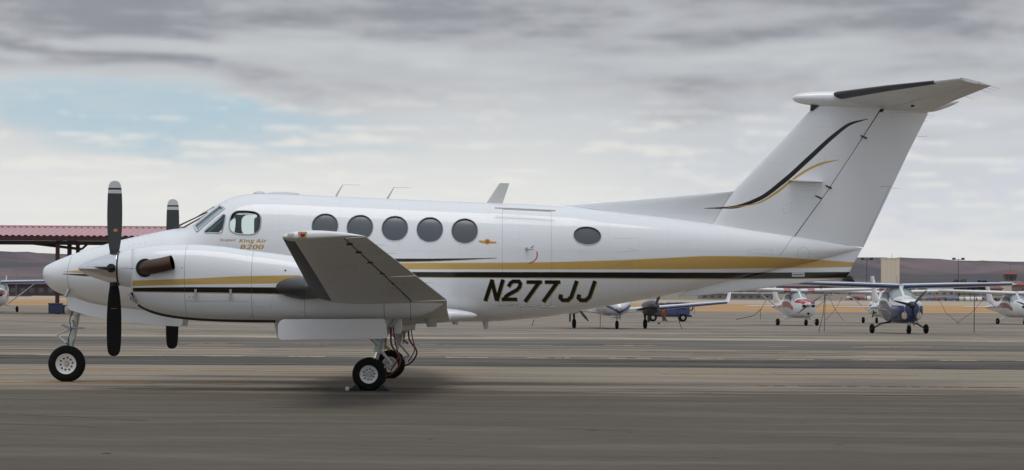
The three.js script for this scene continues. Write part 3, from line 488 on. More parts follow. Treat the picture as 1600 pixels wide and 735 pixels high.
smallPlane('high_wing_airplane', 'red and white strutted airplane cut by the left edge beyond the nose', 'airplane', -1, 163, 0.12, { accent: MAROON, noseMat: MAROON, cowlFrom: 0.2, cowlTo: Math.PI - 0.2, leading: gloss([0.08, 0.11, 0.2]), stab: M.dark, prop: 0.4 });

// --- the twin engined airplane with winglets under the rear fuselage
{
  const t = thing('twin_engine_airplane', 'white low wing twin engine airplane with a blue nose chevron under the rear fuselage', 'airplane', atD(953, 117), Math.PI / 2 + 0.10), W = gloss([0.74, 0.75, 0.77]);
  const b = new Body([[-3.6, 1.14, 1.06, 0.03, 2], [-3.52, 1.3, 0.95, 0.22, 2.1], [-3.2, 1.5, 0.82, 0.44, 2.2], [-2.6, 1.74, 0.74, 0.66, 2.3], [-1.6, 2.0, 0.68, 0.82, 2.4], [-0.9, 2.25, 0.66, 0.86, 2.4], [-0.3, 2.4, 0.66, 0.87, 2.4], [1.5, 2.4, 0.68, 0.86, 2.4], [3.2, 2.1, 0.85, 0.6, 2.3], [6.2, 1.6, 1.3, 0.08, 2]]);
  mesh('fuselage', b.geo({ rows: 60, n: 40 }), W, t);
  { const p = []; for (let i = -12; i <= 12; i++) { const k = Math.abs(i / 12), z = 0.60 * i / 12, y = 0.86 + 0.36 * k; let x = -3.6; for (; x < -1; x += 0.01) { const [T, B, w, n, m] = b.f.map((f) => f(x)), mid = B + (T - B) * m, u = y > mid ? T - mid : mid - B; if (Math.abs((y - mid) / u) ** n + Math.abs(z / w) ** n <= 1) break; } p.push([x, y, z]); } mesh('nose_chevron', tube(p, 0.07, 60, 8), BLUE, t); }
  for (const s of [1, -1]) mesh('windscreen', b.patch(-1.45, -0.7, s > 0 ? 0.5 : Math.PI / 2 + 0.04, s > 0 ? Math.PI / 2 - 0.04 : Math.PI - 0.5, 0.006, 8, 10), M.darkGlass, t);
  const ws = (z) => ({ le: [-0.5 + 0.09 * Math.abs(z), 0.86 + Math.abs(z) * 0.088, z], te: [1.6 - 0.05 * Math.abs(z), 0.84 + Math.abs(z) * 0.088, z], t: 0.14 });
  for (const s of [1, -1]) {
    const w = mesh('wing', foil([ws(s * 0.3), ws(s * 3), ws(s * 6.3)], 0.05, 1, 14, 0.02, s < 0), W, t); mesh('deicing_boot', foil([ws(s * 2.6), ws(s * 6.25)], 0, 0.05, 8, 0.02, s < 0, undefined, 1.06), BLUE, w);
    mesh('winglet', foil([{ ...ws(s * 6.3), up: [0, 0, 1] }, { le: [0.35, 1.62, s * 6.45], te: [1.3, 1.62, s * 6.45], t: 0.1, up: [0, 0, 1] }, { le: [0.8, 2.15, s * 6.62], te: [1.35, 2.15, s * 6.62], t: 0.08, up: [0, 0, 1] }], 0, 1, 10), W, t);
    const zc = s * 2.05, nb = new Body([[-1.95, 1.36, 0.94, 0.2, 2.2], [-1.8, 1.44, 0.84, 0.27, 2.3], [-1.2, 1.5, 0.76, 0.34, 2.4], [0.2, 1.45, 0.74, 0.34, 2.4], [1.9, 1.2, 0.9, 0.1, 2]], zc);
    mesh('engine_nacelle', nb.geo({ rows: 24, n: 30 }), s > 0 ? std([0.06, 0.06, 0.065], 0.45) : W, t);
    const sp = new THREE.LatheGeometry([[0.001, 0], [0.1, 0.1], [0.17, 0.4], [0, 0.4]].map(([a, c]) => new THREE.Vector2(a, c)), 20); sp.rotateZ(-Math.PI / 2); sp.translate(-2.35, 1.16, zc); mesh('spinner', sp, s > 0 ? M.dark : M.steel, t);
    const bl = [[0.14, 0.1], [0.4, 0.16], [0.75, 0.16], [1.0, 0.05]].map(([r, c]) => ({ le: [-c * 0.2, r, c * 0.45], te: [c * 0.2, r, -c * 0.45], t: 0.12, up: [0.9, 0, 0.4] })), bg = foil(bl, 0, 1, 8, 0, true);
    for (let k = 0; k < 3; k++) { const q = mesh('propeller_blade', bg, M.dark, t); q.position.set(-2.12, 1.16, zc); q.rotation.x = 0.35 + k * 2.094; }
    const gz = s * 1.88; mesh('main_gear_strut', merge([bar([0.1, 0.85, gz], [0.05, 0.2, gz], 0.06, 0.05, 10), bar([0.45, 0.75, gz], [0.06, 0.38, gz], 0.03, 0.03, 8)]), M.dark, t); const ty = new THREE.TorusGeometry(0.17, 0.09, 12, 24); ty.translate(0.05, 0.26, gz); mesh('tyre', ty, M.tyre, t); mesh('gear_door', box(0.6, 0.5, 0.03, 0.2, 0.6, gz + s * 0.2, 0.01), M.dark, t);
    const st = (z) => ({ le: [5.0 + 0.15 * Math.abs(z), 1.7, z], te: [6.1, 1.7, z], t: 0.09 }); mesh('horizontal_stabilizer', foil([st(s * 0.02), st(s * 2.4)], 0, 1, 8, 0, s < 0), W, t);
    const flag = mesh('safety_streamer', box(0.05, 0.3, 0.12, -2.12, 0.62, s * 2.05 + 0.52, 0.012), s > 0 ? M.orange : W, t); flag.rotation.x = 0.3;
  }
  mesh('vertical_fin', foil([{ le: [3.9, 1.7, 0], te: [6.1, 1.6, 0], t: 0.07, up: [0, 0, 1] }, { le: [5.6, 3.3, 0], te: [6.6, 3.3, 0], t: 0.07, up: [0, 0, 1] }], 0, 1, 10), W, t);
  mesh('nose_gear_strut', merge([bar([-2.5, 0.8, 0], [-2.55, 0.25, 0], 0.045, 0.04, 10), bar([-2.5, 0.6, -0.18], [-2.5, 0.6, 0.18], 0.025, 0.025, 6)]), M.steel, t); const ty = new THREE.TorusGeometry(0.15, 0.075, 12, 24); ty.translate(-2.55, 0.225, 0); mesh('tyre', ty, M.tyre, t); each('nose_gear_door', [box(0.7, 0.3, 0.02, -2.3, 0.62, 0.2, 0.008), box(0.7, 0.3, 0.02, -2.3, 0.62, -0.2, 0.008)], W, t);
}
// yellow covered tie downs and a streamer beside it
{ const a = atD(938, 124), c = thing('yellow_sandbag', 'yellow weight hanging by the nose of the twin engine airplane', 'weight', a); const g = new THREE.SphereGeometry(0.2, 16, 12); g.scale(0.8, 1.1, 0.8); g.translate(0, 0.92, 0); mesh('bag', g, std([0.5, 0.34, 0.03], 0.8), c); mesh('rope', bar([0, 0, 0], [0, 0.8, 0], 0.018, 0.018, 6), M.dark, c); }
{ const a = atD(1037, 119), c = thing('warning_streamer', 'bright orange streamer hanging before the blue truck', 'streamer', a); mesh('streamer', new RoundedBoxGeometry(0.17, 0.62, 0.03, 2, 0.012).translate(0, 0.72, 0), M.orange, c); mesh('hanger', bar([0, 1.0, 0], [0.02, 1.35, 0], 0.012, 0.012, 6), M.dark, c); mesh('ballast', box(0.16, 0.1, 0.06, -0.12, 0.36, 0, 0.02), M.red, c).rotation.z = 0.4; }
// --- blue fuel truck
{
  const D = 160, t = thing('fuel_truck', 'blue truck with dark windows behind the wing of the twin engine airplane', 'truck', atD(1047, D), 0.0), B = gloss([0.012, 0.034, 0.15]);
  t.scale.setScalar(0.66); mesh('chassis', box(4.6, 0.22, 1.7, 0.0, 0.62, 0), M.dark, t); mesh('cab', box(1.7, 1.35, 1.9, -1.45, 1.35, 0, 0.12), std([0.055, 0.06, 0.075], 0.5), t); mesh('bonnet', box(0.9, 0.75, 1.8, -2.3, 1.0, 0, 0.12), B, t);
  mesh('tank_body', box(2.6, 1.35, 1.95, 0.75, 1.42, 0, 0.1), B, t); mesh('side_window', box(0.75, 0.5, 1.94, -1.5, 1.66, 0, 0.04), M.darkGlass, t); mesh('equipment_locker', box(1.1, 0.75, 1.99, 1.1, 1.7, 0, 0.04), M.hole, t); mesh('windscreen', box(0.05, 0.5, 1.6, -2.31, 1.68, 0, 0.015), M.darkGlass, t);
  mesh('hose_reel', new THREE.TorusGeometry(0.28, 0.08, 8, 20).translate(2.15, 1.5, 0.6), M.dark, t); mesh('tail_rack', merge([bar([2.1, 0.8, 0.9], [2.1, 2.1, 0.9], 0.04), bar([2.6, 0.8, 0.9], [2.6, 2.1, 0.9], 0.04), bar([2.1, 2.08, 0.9], [2.6, 2.08, 0.9], 0.04)]), M.steel, t);
  mesh('red_lamp', box(0.12, 0.5, 0.1, -0.55, 1.75, 1.0, 0.03), M.red, t); mesh('beacon', new THREE.SphereGeometry(0.12, 12, 8).translate(-1.5, 2.12, 0), M.orange, t);
  for (const x of [-1.9, 1.35]) for (const z of [0.85, -0.85]) { const g = new THREE.TorusGeometry(0.3, 0.13, 12, 24); g.translate(x, 0.43, z); mesh('tyre', g, M.tyre, t); const h = new THREE.CylinderGeometry(0.2, 0.2, 0.2, 16); h.rotateX(Math.PI / 2); h.translate(x, 0.43, z); mesh('wheel_hub', h, M.steel, t); }
}
// --- tie-down chains of the small airplanes
{
  const T = (label, pts, r = 0.014) => { const p = pts.map(([px, py, D]) => P(px, py, DIST - D)); const o = tag(mesh('tie_down_rope', mergeTube(p, r), M.dark), label, 'rope'); o.userData.group = undefined; delete o.userData.group; return o; };
  function mergeTube(p, r) { const g = []; for (let i = 0; i < p.length - 1; i++) g.push(bar(p[i], p[i + 1], r, r, 6)); return mergeVertices(merge(g)); }
  T('dark tie down rope hanging from the left wing of the blue nosed airplane, slanted', [[1289, 459, 103], [1286, 492, 103], [1279, 519, 103]]);
  T('dark vertical tie down rope from the left wing of the blue nosed airplane', [[1289.5, 459, 102.6], [1288, 518, 102.6]]);
  T('dark vertical tie down rope from the right wing of the blue nosed airplane', [[1522.5, 460, 103], [1522, 520, 103]], 0.02);
  T('dark rope under the left wing tip of the red and white airplane', [[1201, 462, 139], [1188, 485, 139], [1188.5, 499, 139]]);
  T('slack rope running left along the ground from the red and white airplane', [[1190, 482, 139], [1178, 493, 139], [1150, 499, 139]], 0.02);
  T('slanted rope rising to the wing of the right edge airplane', [[1540, 463, 155], [1520, 487, 155], [1494, 505, 155]]);
  T('slanted rope falling right from the far wing behind the blue nosed airplane', [[1466, 465, 155], [1478, 489, 155], [1500, 506, 155]]);
  T('crossed rope falling left between the red and the blue nosed airplanes', [[1316, 464, 150], [1305, 484, 150], [1290, 500, 150]]);
  T('crossed rope falling right between the red and the blue nosed airplanes', [[1296, 464, 150.4], [1304, 482, 150.4], [1318, 501, 150.4]]);
  T('tie down rope under the winglet of the twin engine airplane', [[1058, 485, 117], [1062, 505, 117], [1066, 515, 117]], 0.018);
  T('rope on the ground under the belly of the large airplane', [[834, 499, 128], [832, 508, 128], [828, 514, 128]], 0.02);
}
// ------------------------------------------------------------------ the large airplane
{
  const plane = thing('turboprop_airplane', 'large white twin propeller airplane with gold and black stripes, parked broadside in front', 'airplane');
  const st = (rows, z = 0) => rows.map(([px, top, bot, hw, n = 2.3, m = 0.5]) => [P(px, 430, z)[0], P(px, top, z)[1], P(px, bot, z)[1], hw, n, m]);
  const shell = [
    [67, 427, 428, 0.005, 2], [68.3, 420.5, 434, 0.085, 2], [71, 416.5, 440, 0.14, 2], [78, 412.2, 448.5, 0.215, 2], [89, 407, 456, 0.30, 2.05], [113, 397.5, 464, 0.41, 2.1], [149, 386.5, 474.5, 0.52, 2.2], [192, 374.5, 482, 0.61, 2.25],
    [230, 366, 486, 0.67, 2.3], [271, 358, 489, 0.71, 2.3], [294, 355, 490.5, 0.725, 2.3], [320, 336.5, 491.5, 0.745, 2.3], [341, 320, 492.5, 0.755, 2.35], [351, 314.2, 493, 0.76, 2.35], [361, 309.5, 493.3, 0.762, 2.35], [378, 304.8, 494.5, 0.765, 2.35], [405, 302.6, 496, 0.765, 2.35], [449, 303.5, 498, 0.765, 2.35],
    [525, 307, 500.5, 0.765, 2.35], [600, 310.3, 502, 0.765, 2.35], [760, 317, 502.5, 0.765, 2.35], [800, 318.3, 500, 0.76, 2.35], [860, 321.5, 494, 0.74, 2.3], [900, 324.5, 487, 0.715, 2.3], [969, 332.3, 474.5, 0.63, 2.25], [1030, 339, 463.5, 0.545, 2.2],
    [1115, 350.5, 444.5, 0.42, 2.15], [1180, 360, 430, 0.32, 2.1], [1240, 368.5, 416, 0.225, 2.1], [1300, 378.5, 401.5, 0.115, 2], [1338, 385.5, 391, 0.03, 2], [1347, 387.6, 388.6, 0.006, 2],
  ];
  const body = new Body(st(shell));

  // --- livery
  const liv = new Paint(-7.05, 5.25, 0.85, 3.05, 2048, 366);
  const Z = 0.72, BLK = '#0d0b09', GLD = '#c9a55e', GLD2 = '#b8954e';
  liv.grime(4, 0.05, 500);
  liv.ribbon([[96, 424.2], [140, 421.5], [300, 418], [640, 411.5], [820, 410.5], [960, 407], [1050, 402.6], [1112, 399.8], [1198, 400.5], [1263, 403.7], [1345, 409]], [[96, 424.6], [140, 427], [300, 423], [640, 421.3], [820, 421.4], [960, 421], [1050, 420.6], [1112, 420], [1198, 418.5], [1263, 417.6], [1345, 416]], GLD, 0.5);
  liv.ribbon([[96, 427.6], [140, 428], [640, 425.4], [1100, 425.7], [1345, 424]], [[96, 428.2], [140, 431.5], [640, 433], [1100, 434.6], [1345, 433.2]], BLK, 0.5);
  liv.ribbon([[640, 433.2], [1100, 434.8], [1345, 433.4]], [[640, 434.2], [1100, 436], [1345, 434.6]], GLD2, 0.5);
  liv.ribbon([[560, 404.2], [660, 404.2], [776, 403.2]], [[560, 409.2], [660, 408.2], [776, 403.6]], BLK, Z);
  liv.ribbon([[560, 409.2], [660, 408.2], [776, 403.6]], [[560, 410.2], [660, 409.2], [776, 404]], GLD2, Z);
  // registration
  const rz = 0.68, R = (x, y) => [740 + x / 7.272, 420 + y / 7.272];
  const reg = (dx, dy, col) => {
    const w = 43 / 7.272 / 108 * liv.s, l = (pts, ww = w) => liv.line(pts.map(([x, y]) => R(x + dx, y + dy)), col, ww, rz);
    l([[131, 364], [213, 122]]); l([[334, 122], [262, 364]], w); l([[205, 126], [262, 360]], w);
    l([[395, 203], [420, 160], [448, 142], [512, 142], [530, 165], [522, 205], [490, 240], [400, 288], [368, 312], [346, 350]], w * 0.95); l([[318, 346], [494, 346]], w * 0.9);
    for (const o of [0, 208]) { l([[601 + o, 150], [775 + o, 150]], w * 0.9); l([[752 + o, 140], [583 + o, 374]], w); }
    for (const o of [0, 208]) { l([[1172 + o, 136], [1112 + o, 318], [1072 + o, 355], [1012 + o, 355], [986 + o, 328], [994 + o, 290]], w); }
  };
  reg(9, 8, '#bda766'); reg(0, 0, BLK);
  // small lettering below the cockpit window
  {
    const c = liv.c, put = (s, a, b, h, wid) => { const q = liv.px(a, b, Z), e = liv.px(a + wid, b, Z); c.save(); c.translate(...q); c.transform(1, 0, -0.28, 1, 0, 0); c.font = `bold ${h}px sans-serif`; const k = (e[0] - q[0]) / c.measureText(s).width; c.scale(k, 1); c.fillStyle = '#b58f3c'; c.fillText(s, 0, 0); c.restore(); };
    put('Super', 343, 377, 8.5, 26); put('King Air', 373, 379, 12, 43); put('B200', 374, 389.5, 15, 38);
    c.font = 'bold 7px sans-serif';
    // emblem behind the last cabin window
    liv.poly([[748, 375.5], [760, 376.5], [775, 377.5], [776, 380.5], [760, 381], [749, 379]], '#c49a3c', Z); const q = liv.px(761.5, 377.5, Z); c.beginPath(); c.arc(...q, 6.6, 0, 7); c.fillStyle = '#c9873a'; c.fill(); c.beginPath(); c.arc(...q, 3.4, 0, 7); c.fillStyle = '#a85a3a'; c.fill();
    // red arc under the door handle
    const arc = []; for (let i = 0; i <= 12; i++) { const a = -0.35 + i / 12 * 1.75; arc.push([823.5 + 16 * Math.cos(a), 398 + 13.5 * Math.sin(a)]); } liv.line(arc, '#b2283a', 2.6, Z);
    liv.line([[829, 388], [834, 384]], '#b2283a', 2, Z);
    // placard on the tail stripe
    liv.poly([[1238, 425], [1258, 424.6], [1258, 432.2], [1238, 432.4]], '#c9ccd0', 0.1); liv.line([[1240, 429], [1256, 428.8]], '#55585c', 2.2, 0.1);
  }
  // seams and rivets
  const seam = (pts, z, w = 1.1) => liv.line(pts, 'rgba(120,125,130,0.75)', w, z);
  seam([[113.5, 397], [110, 420], [111, 462]], 0.2); seam([[1112, 349], [1140, 300]], 0); seam([[1240, 368], [1216, 400]], 0.1);
  liv.rivets([[1168, 392], [1185, 389], [1205, 389.5], [1208, 398], [1166, 395]], 0.3); liv.rivets([[960, 373], [1000, 372]], 0.6); liv.rivets([[965, 395], [995, 391], [980, 387]], 0.6);
  liv.rivets([[967, 411], [988, 410], [986, 414], [964, 414.5], [967, 411]], 0.6, 2);
  { const c = liv.px(1255, 396, 0.15); liv.c.beginPath(); liv.c.arc(...c, 15, 0, 7); liv.c.setLineDash([3, 3]); liv.c.strokeStyle = 'rgba(110,115,120,0.7)'; liv.c.lineWidth = 1; liv.c.stroke(); liv.c.setLineDash([]); }
  for (let x = 200; x < 1200; x += 47) liv.rivets([[x, 300], [x + 3, 520]], 0.7, 6, 'rgba(120,124,130,0.20)'); for (const y of [336, 392, 446, 478]) liv.rivets([[420, y], [1180, y]], 0.7, 6, 'rgba(120,124,130,0.17)');
  liv.rivets([[196, 374], [250, 366]], 0.4, 14, 'rgba(110,115,125,0.8)'); liv.rivets([[200, 384], [236, 377]], 0.5, 16, 'rgba(110,115,125,0.8)');
  const paint = skin(liv.tex());
  const uv = liv.uv();

  // --- openings
  const shapePx = (pts, z) => new THREE.Shape(pts.map(([a, b]) => new THREE.Vector2(...P(a, b, z).slice(0, 2))));
  const oval = (cx, cy, rx, ry, n = 36, tilt = 0, p = 2) => Array.from({ length: n }, (_, i) => { const a = i / n * Math.PI * 2, c = Math.sign(Math.cos(a)) * Math.abs(Math.cos(a)) ** (2 / p) * rx, s = Math.sign(Math.sin(a)) * Math.abs(Math.sin(a)) ** (2 / p) * ry; return [cx + c * Math.cos(tilt) - s * Math.sin(tilt), cy + c * Math.sin(tilt) + s * Math.cos(tilt)]; });
  const grow = (pts, k) => { const cx = pts.reduce((s, p) => s + p[0], 0) / pts.length, cy = pts.reduce((s, p) => s + p[1], 0) / pts.length; return pts.map(([a, b]) => [cx + (a - cx) * k, cy + (b - cy) * k]); };
  const wins = [];
  for (const [x, y] of [[507.5, 352.6], [562.2, 354.7], [616.8, 356.3], [671.5, 358.3], [726, 360.4]]) wins.push(['cabin_window', oval(x, y, 20.4, 19.6, 36, 0, 2.06)]);
  wins.push(['cabin_window', oval(918, 367.6, 21.5, 14.2, 36, 0.08, 2.1)]);
  wins.push(['cockpit_side_window', oval(382.5, 347, 24.2, 18.6, 36, 0.06, 3.2)]);
  wins.push(['cockpit_side_window', [[318.5, 361.6], [349, 333.6], [350.6, 335], [350, 345], [346.5, 361], [345, 363.2], [319, 362.8]]]);
  wins.push(['windshield', [[299.2, 352], [338.5, 319.8], [347.6, 323.8], [306, 361]]]);
  const prism = (pts, z0, z1, zr = 0.73) => { const g = new THREE.ExtrudeGeometry(shapePx(pts, zr), { depth: Math.abs(z1 - z0), bevelEnabled: false, steps: 1 }); g.translate(0, 0, Math.min(z0, z1)); return g.index ? g.toNonIndexed() : g; };
  const doorPts = [[785, 325.6], [861.6, 329], [862.6, 476], [859, 478.4], [788, 474.6], [785, 471.5]];
  const ev = new Evaluator(); ev.attributes = ['position', 'normal', 'uv']; ev.useGroups = true;
  const brush = (g, m) => { const b = new Brush(g, m); b.updateMatrixWorld(); return b; };
  const outerG = body.geo({ rows: 150, n: 72, uv, ease: true });
  const innerG = body.geo({ from: P(300, 400)[0], to: P(980, 400)[0], rows: 60, n: 60, inset: 0.028, uv });
  let hull = brush(outerG, paint);
  hull = ev.evaluate(hull, brush(innerG, M.interior), SUBTRACTION);
  const cutters = [];
  for (const [k, pts] of wins) { const z0 = k === 'windshield' ? 0.035 : 0.12; cutters.push(prism(pts, z0, 1.4), prism(pts, -z0, -1.4)); }
  const doorCut = prism(grow(doorPts, 1.004), 0.3, 1.4);
  for (const c of cutters) hull = ev.evaluate(hull, brush(c, M.seal), SUBTRACTION);
  const doorSkin = ev.evaluate(hull, brush(prism(grow(doorPts, 0.9975), 0.3, 1.4), M.seal), INTERSECTION);
  hull = ev.evaluate(hull, brush(doorCut, M.seal), SUBTRACTION);
  mesh('fuselage', hull.geometry, hull.material, plane);
  const door = mesh('airstair_door', doorSkin.geometry, doorSkin.material, plane);
  const dp = P(823, 388.5, 0.76); const dz = 0.765;
  mesh('door_handle', merge([bar([dp[0], dp[1], dz - 0.02], [dp[0], dp[1], dz + 0.02], 0.022), bar([dp[0], dp[1], dz + 0.02], [dp[0] + 0.1, dp[1] - 0.005, dz + 0.018], 0.010, 0.007)]), M.steel, door);
  const hinge = P(823, 477, 0.6);
  each('door_hinge', ([0, 1, 2, 3, 4, 5].map((i) => bar([hinge[0] - 0.42 + i * 0.15, hinge[1] + 0.008 - i * 0.006, 0.615], [hinge[0] - 0.34 + i * 0.15, hinge[1] + 0.006 - i * 0.006, 0.615], 0.010))), M.steel, door);
  mesh('door_top_fairing', tube([[...P(773, 324.5, 0.6)], [...P(815, 326.3, 0.6)], [...P(868, 329, 0.6)]], 0.012, 16, 6), gloss([0.55, 0.56, 0.58]), plane);
  // panes
  const ps = ev.evaluate(brush(body.geo({ from: P(290, 400)[0], to: P(960, 400)[0], rows: 110, n: 72, inset: 0.017, uv }), M.glass), brush(body.geo({ from: P(292, 400)[0], to: P(958, 400)[0], rows: 110, n: 72, inset: 0.023, uv }), M.glass), SUBTRACTION);
  for (const s of [1, -1]) for (const [k, pts] of wins) {
    const z0 = k === 'windshield' ? 0.035 : 0.12, m = k === 'cabin_window' ? M.darkGlass : k === 'windshield' ? M.shield : M.glass;
    const p = ev.evaluate(ps, brush(prism(grow(pts, 0.995), s * z0, s * 1.4), m), INTERSECTION);
    mesh(k, p.geometry, m, plane);
    // a rim round each pane
    const n = pts.length, rim = []; const dir = (a, b) => { const X = P(a, b, 0.73); for (let q = 0; q < 1.5708; q += 0.004) { for (const sg of [q, -q]) { const o = body.at(X[0], sg + 0.2, -0.001); if (Math.abs(o[1] - X[1]) < 0.004 && o[2] > 0) return [o[0], o[1], s * o[2]]; } } const o = body.at(X[0], Math.PI / 2 - 0.04, 0); return [X[0], X[1], s * o[2]]; };
    if (k !== 'windshield') { const ring = grow(pts, 1.012).map(([a, b]) => dir(a, b)); mesh('window_rim', new THREE.TubeGeometry(new THREE.CatmullRomCurve3(ring.map((p) => new THREE.Vector3(...p)), true, 'centripetal'), n * 3, k === 'cabin_window' ? 0.006 : 0.010, 5, true), k === 'cabin_window' ? gloss([0.5, 0.51, 0.53]) : M.steel, plane); }
    else { const big = grow(pts, 1.16), ring = []; for (let i = 0; i < 4; i++) for (let q = 0; q < 6; q++) { const A = pts[i], B = pts[(i + 1) % 4], t = q / 6; const X = [A[0] + (B[0] - A[0]) * t, A[1] + (B[1] - A[1]) * t]; ring.push(X); }
      const on = ring.map(([a, b]) => { const X = P(a, b, 0.73); let best = null; for (let q = 0; q < 1.57; q += 0.003) { const o = body.at(X[0], q, -0.002), d = Math.abs(o[1] - X[1]); if (!best || d < best[0]) best = [d, o]; } return [best[1][0], best[1][1], s * Math.max(0.035, best[1][2])]; });
      mesh('windshield_frame', new THREE.TubeGeometry(new THREE.CatmullRomCurve3(on.map((p) => new THREE.Vector3(...p)), true, 'centripetal'), 96, 0.018, 6, true), gloss([0.62, 0.63, 0.66]), plane); }
  }
  // cockpit interior
  {
    const f = P(352, 366, 0), b = P(410, 372, 0);
    for (const s of [1, -1]) { const seat = mesh('pilot_seat', merge([box(0.46, 0.10, 0.44, b[0] - 0.25, 1.84, s * 0.3, 0.03), box(0.10, 0.62, 0.42, b[0] - 0.02, 2.12, s * 0.3, 0.04), box(0.08, 0.16, 0.24, b[0] - 0.0, 2.46, s * 0.3, 0.03)]), M.dark, plane); seat.rotation.z = 0; }
    mesh('instrument_panel', merge([box(0.3, 0.22, 1.0, f[0] - 0.2, 2.05, 0, 0.03), box(0.3, 0.35, 0.3, f[0] - 0.1, 1.8, 0, 0.03)]), M.dark, plane);
    for (const s of [1, -1]) mesh('control_yoke', merge([bar([f[0] - 0.1, 2.02, s * 0.3], [f[0] + 0.12, 2.05, s * 0.3], 0.014), bar([f[0] + 0.12, 2.05, s * 0.3 - 0.14], [f[0] + 0.12, 2.05, s * 0.3 + 0.14], 0.014)]), M.dark, plane);
    mesh('cockpit_bulkhead', box(0.04, 1.1, 1.1, P(432, 400)[0], 1.85, 0), M.interior, plane);
  }
  // wipers
  for (const s of [1, -1]) { const a = P(275, 356, 0.18), m = P(300, 346.5, 0.12), b = P(323, 332.5, 0.2); mesh('windshield_wiper', merge([bar([a[0], a[1], s * 0.3], [b[0], b[1] + 0.015, s * 0.12], 0.013, 0.008), bar([m[0], m[1] + 0.02, s * 0.22], [b[0] + 0.1, b[1] + 0.1, s * 0.1], 0.006)]), M.dark, plane); }

  // --- wings
  const wy = (z) => 1.34 + 0.11 * (z - 3), ty = (z) => z < 3 ? 0.95 + (1.24 - 0.95) * (z - 0.8) / 2.2 : 1.24 + 0.1326 * (z - 3);
  const lx = (z) => z < 2 ? -2.98 : z < 3 ? -2.98 + 0.28 * ss(2.2, 3.0, z) : -2.69 + 0.0253 * (z - 3), tx = (z) => z < 3 ? -0.9 : -0.877 - 0.147 * (z - 3);
  const sec = (z, s, t) => ({ le: [lx(z), wy(z), s * z], te: [tx(z), ty(z), s * z], t, up: [0, 0.995, -s * 0.1] });
  const sootCv = document.createElement('canvas'); sootCv.width = sootCv.height = 1024;
  { const c = sootCv.getContext('2d'), r = rng(41); c.fillStyle = '#e8e8e6'; c.fillRect(0, 0, 1024, 1024);
    for (let i = 0; i < 420; i++) { c.fillStyle = `rgba(96,90,80,${0.05 + 0.13 * r()})`; c.beginPath(); c.ellipse(r() * 1024, r() * 1024, 6 + r() * 60, 1 + r() * 2.5, (r() - 0.5) * 0.25, 0, 7); c.fill(); }
    for (let k = 0; k < 7; k++) for (let x = 0; x < 1024; x += 9) { c.fillStyle = 'rgba(80,80,80,0.35)'; c.fillRect(x, 70 + k * 140, 2, 2); }
    for (let k = 0; k < 4; k++) { c.strokeStyle = 'rgba(60,60,60,0.5)'; c.lineWidth = 2; c.strokeRect(120 + k * 230, 150 + (k % 2) * 420, 90, 60); } }
  const soot = new THREE.CanvasTexture(sootCv); soot.colorSpace = THREE.SRGBColorSpace; soot.wrapS = soot.wrapT = THREE.RepeatWrapping; soot.anisotropy = 8; soot.repeat.set(0.42, 0.3);
  const wingMat = new THREE.MeshPhysicalMaterial({ map: soot, roughness: 0.5, clearcoat: 0.35, clearcoatRoughness: 0.25 });
  for (const s of [1, -1]) {
    const all = [sec(0.45, s, 0.18), sec(2.05, s, 0.175), sec(3.0, s, 0.165), sec(5.2, s, 0.14), sec(8.18, s, 0.12)];
    const piece = (z0, z1, a, b, n, fat = 1) => foil(between(all, s * z0, s * z1), a, b, n, 0.018, s < 0, (p) => [p[0], p[2]], fat);
    const root = mesh('wing', piece(0.45, 8.18, 0.055, 0.730, 22), wingMat, plane);
    mesh('leading_edge', piece(0.45, 3.05, 0, 0.0545, 10), wingMat, root);
    mesh('deicing_boot', piece(3.05, 8.13, 0, 0.0545, 12, 1.02), M.boot, root);
    mesh('deicing_boot', piece(3.05, 8.13, 0.056, 0.15, 8, 1.02), M.boot, root);
    mesh('aileron', piece(5.23, 8.14, 0.752, 1, 10, 0.97), wingMat, root);
    mesh('flap', piece(3.03, 5.19, 0.750, 1, 10, 0.98), wingMat, root);
    mesh('flap', piece(0.7, 2.98, 0.740, 1, 10, 0.98), wingMat, root);
    mesh('hinge_spar', piece(0.72, 8.12, 0.71, 0.775, 4, 0.7), M.dark, root);
    each('hinge_bracket', ([3.6, 4.6, 5.5, 6.4, 7.2, 7.8].map((z) => { const q = between(all, s * z, s * (z + 0.1))[0], p = q.le.map((v, i) => v + (q.te[i] - v) * 0.741); return box(0.07, 0.022, 0.05, p[0], p[1] - 0.03, p[2], 0.006); })), M.dark, root);
    // rounded tip
    const tip = [], T = all[4];
    for (let i = 0; i <= 6; i++) { const a = i / 6 * Math.PI / 2, z = 8.18 + 0.12 * Math.sin(a), k = Math.cos(a); const l = T.le, e = T.te, q = 0.06 * (1 - k); tip.push({ le: [l[0] + q * 1.6, l[1] + 0.008 * i / 6, s * z], te: [e[0] - q, e[1], s * z], t: Math.max(0.012, 0.12 * Math.sqrt(k)), up: T.up }); }
    const wt = mesh('wing_tip', foil(tip, 0, 1, 22, 0.018, s < 0, (p) => [p[0], p[2]]), wingMat, plane);
    const nl = [T.le[0] + 0.20, T.le[1] + 0.028, s * 8.285];
    mesh('navigation_light_bay', box(0.10, 0.075, 0.03, nl[0] + 0.035, nl[1] - 0.004, nl[2], 0.01), std([0.55, 0.45, 0.2], 0.5), wt);
    { const b = new THREE.SphereGeometry(0.026, 14, 10); b.translate(nl[0] + 0.04, nl[1], nl[2] + s * 0.02); mesh('navigation_light', b, s > 0 ? M.red : gloss([0.02, 0.3, 0.08]), wt); }
    { const b = new THREE.SphereGeometry(0.03, 14, 10); b.scale(1.5, 1, 0.5); b.translate(nl[0] - 0.09, nl[1] - 0.005, nl[2] + s * 0.005); mesh('strobe_light', b, gloss([0.7, 0.7, 0.68]), wt); }
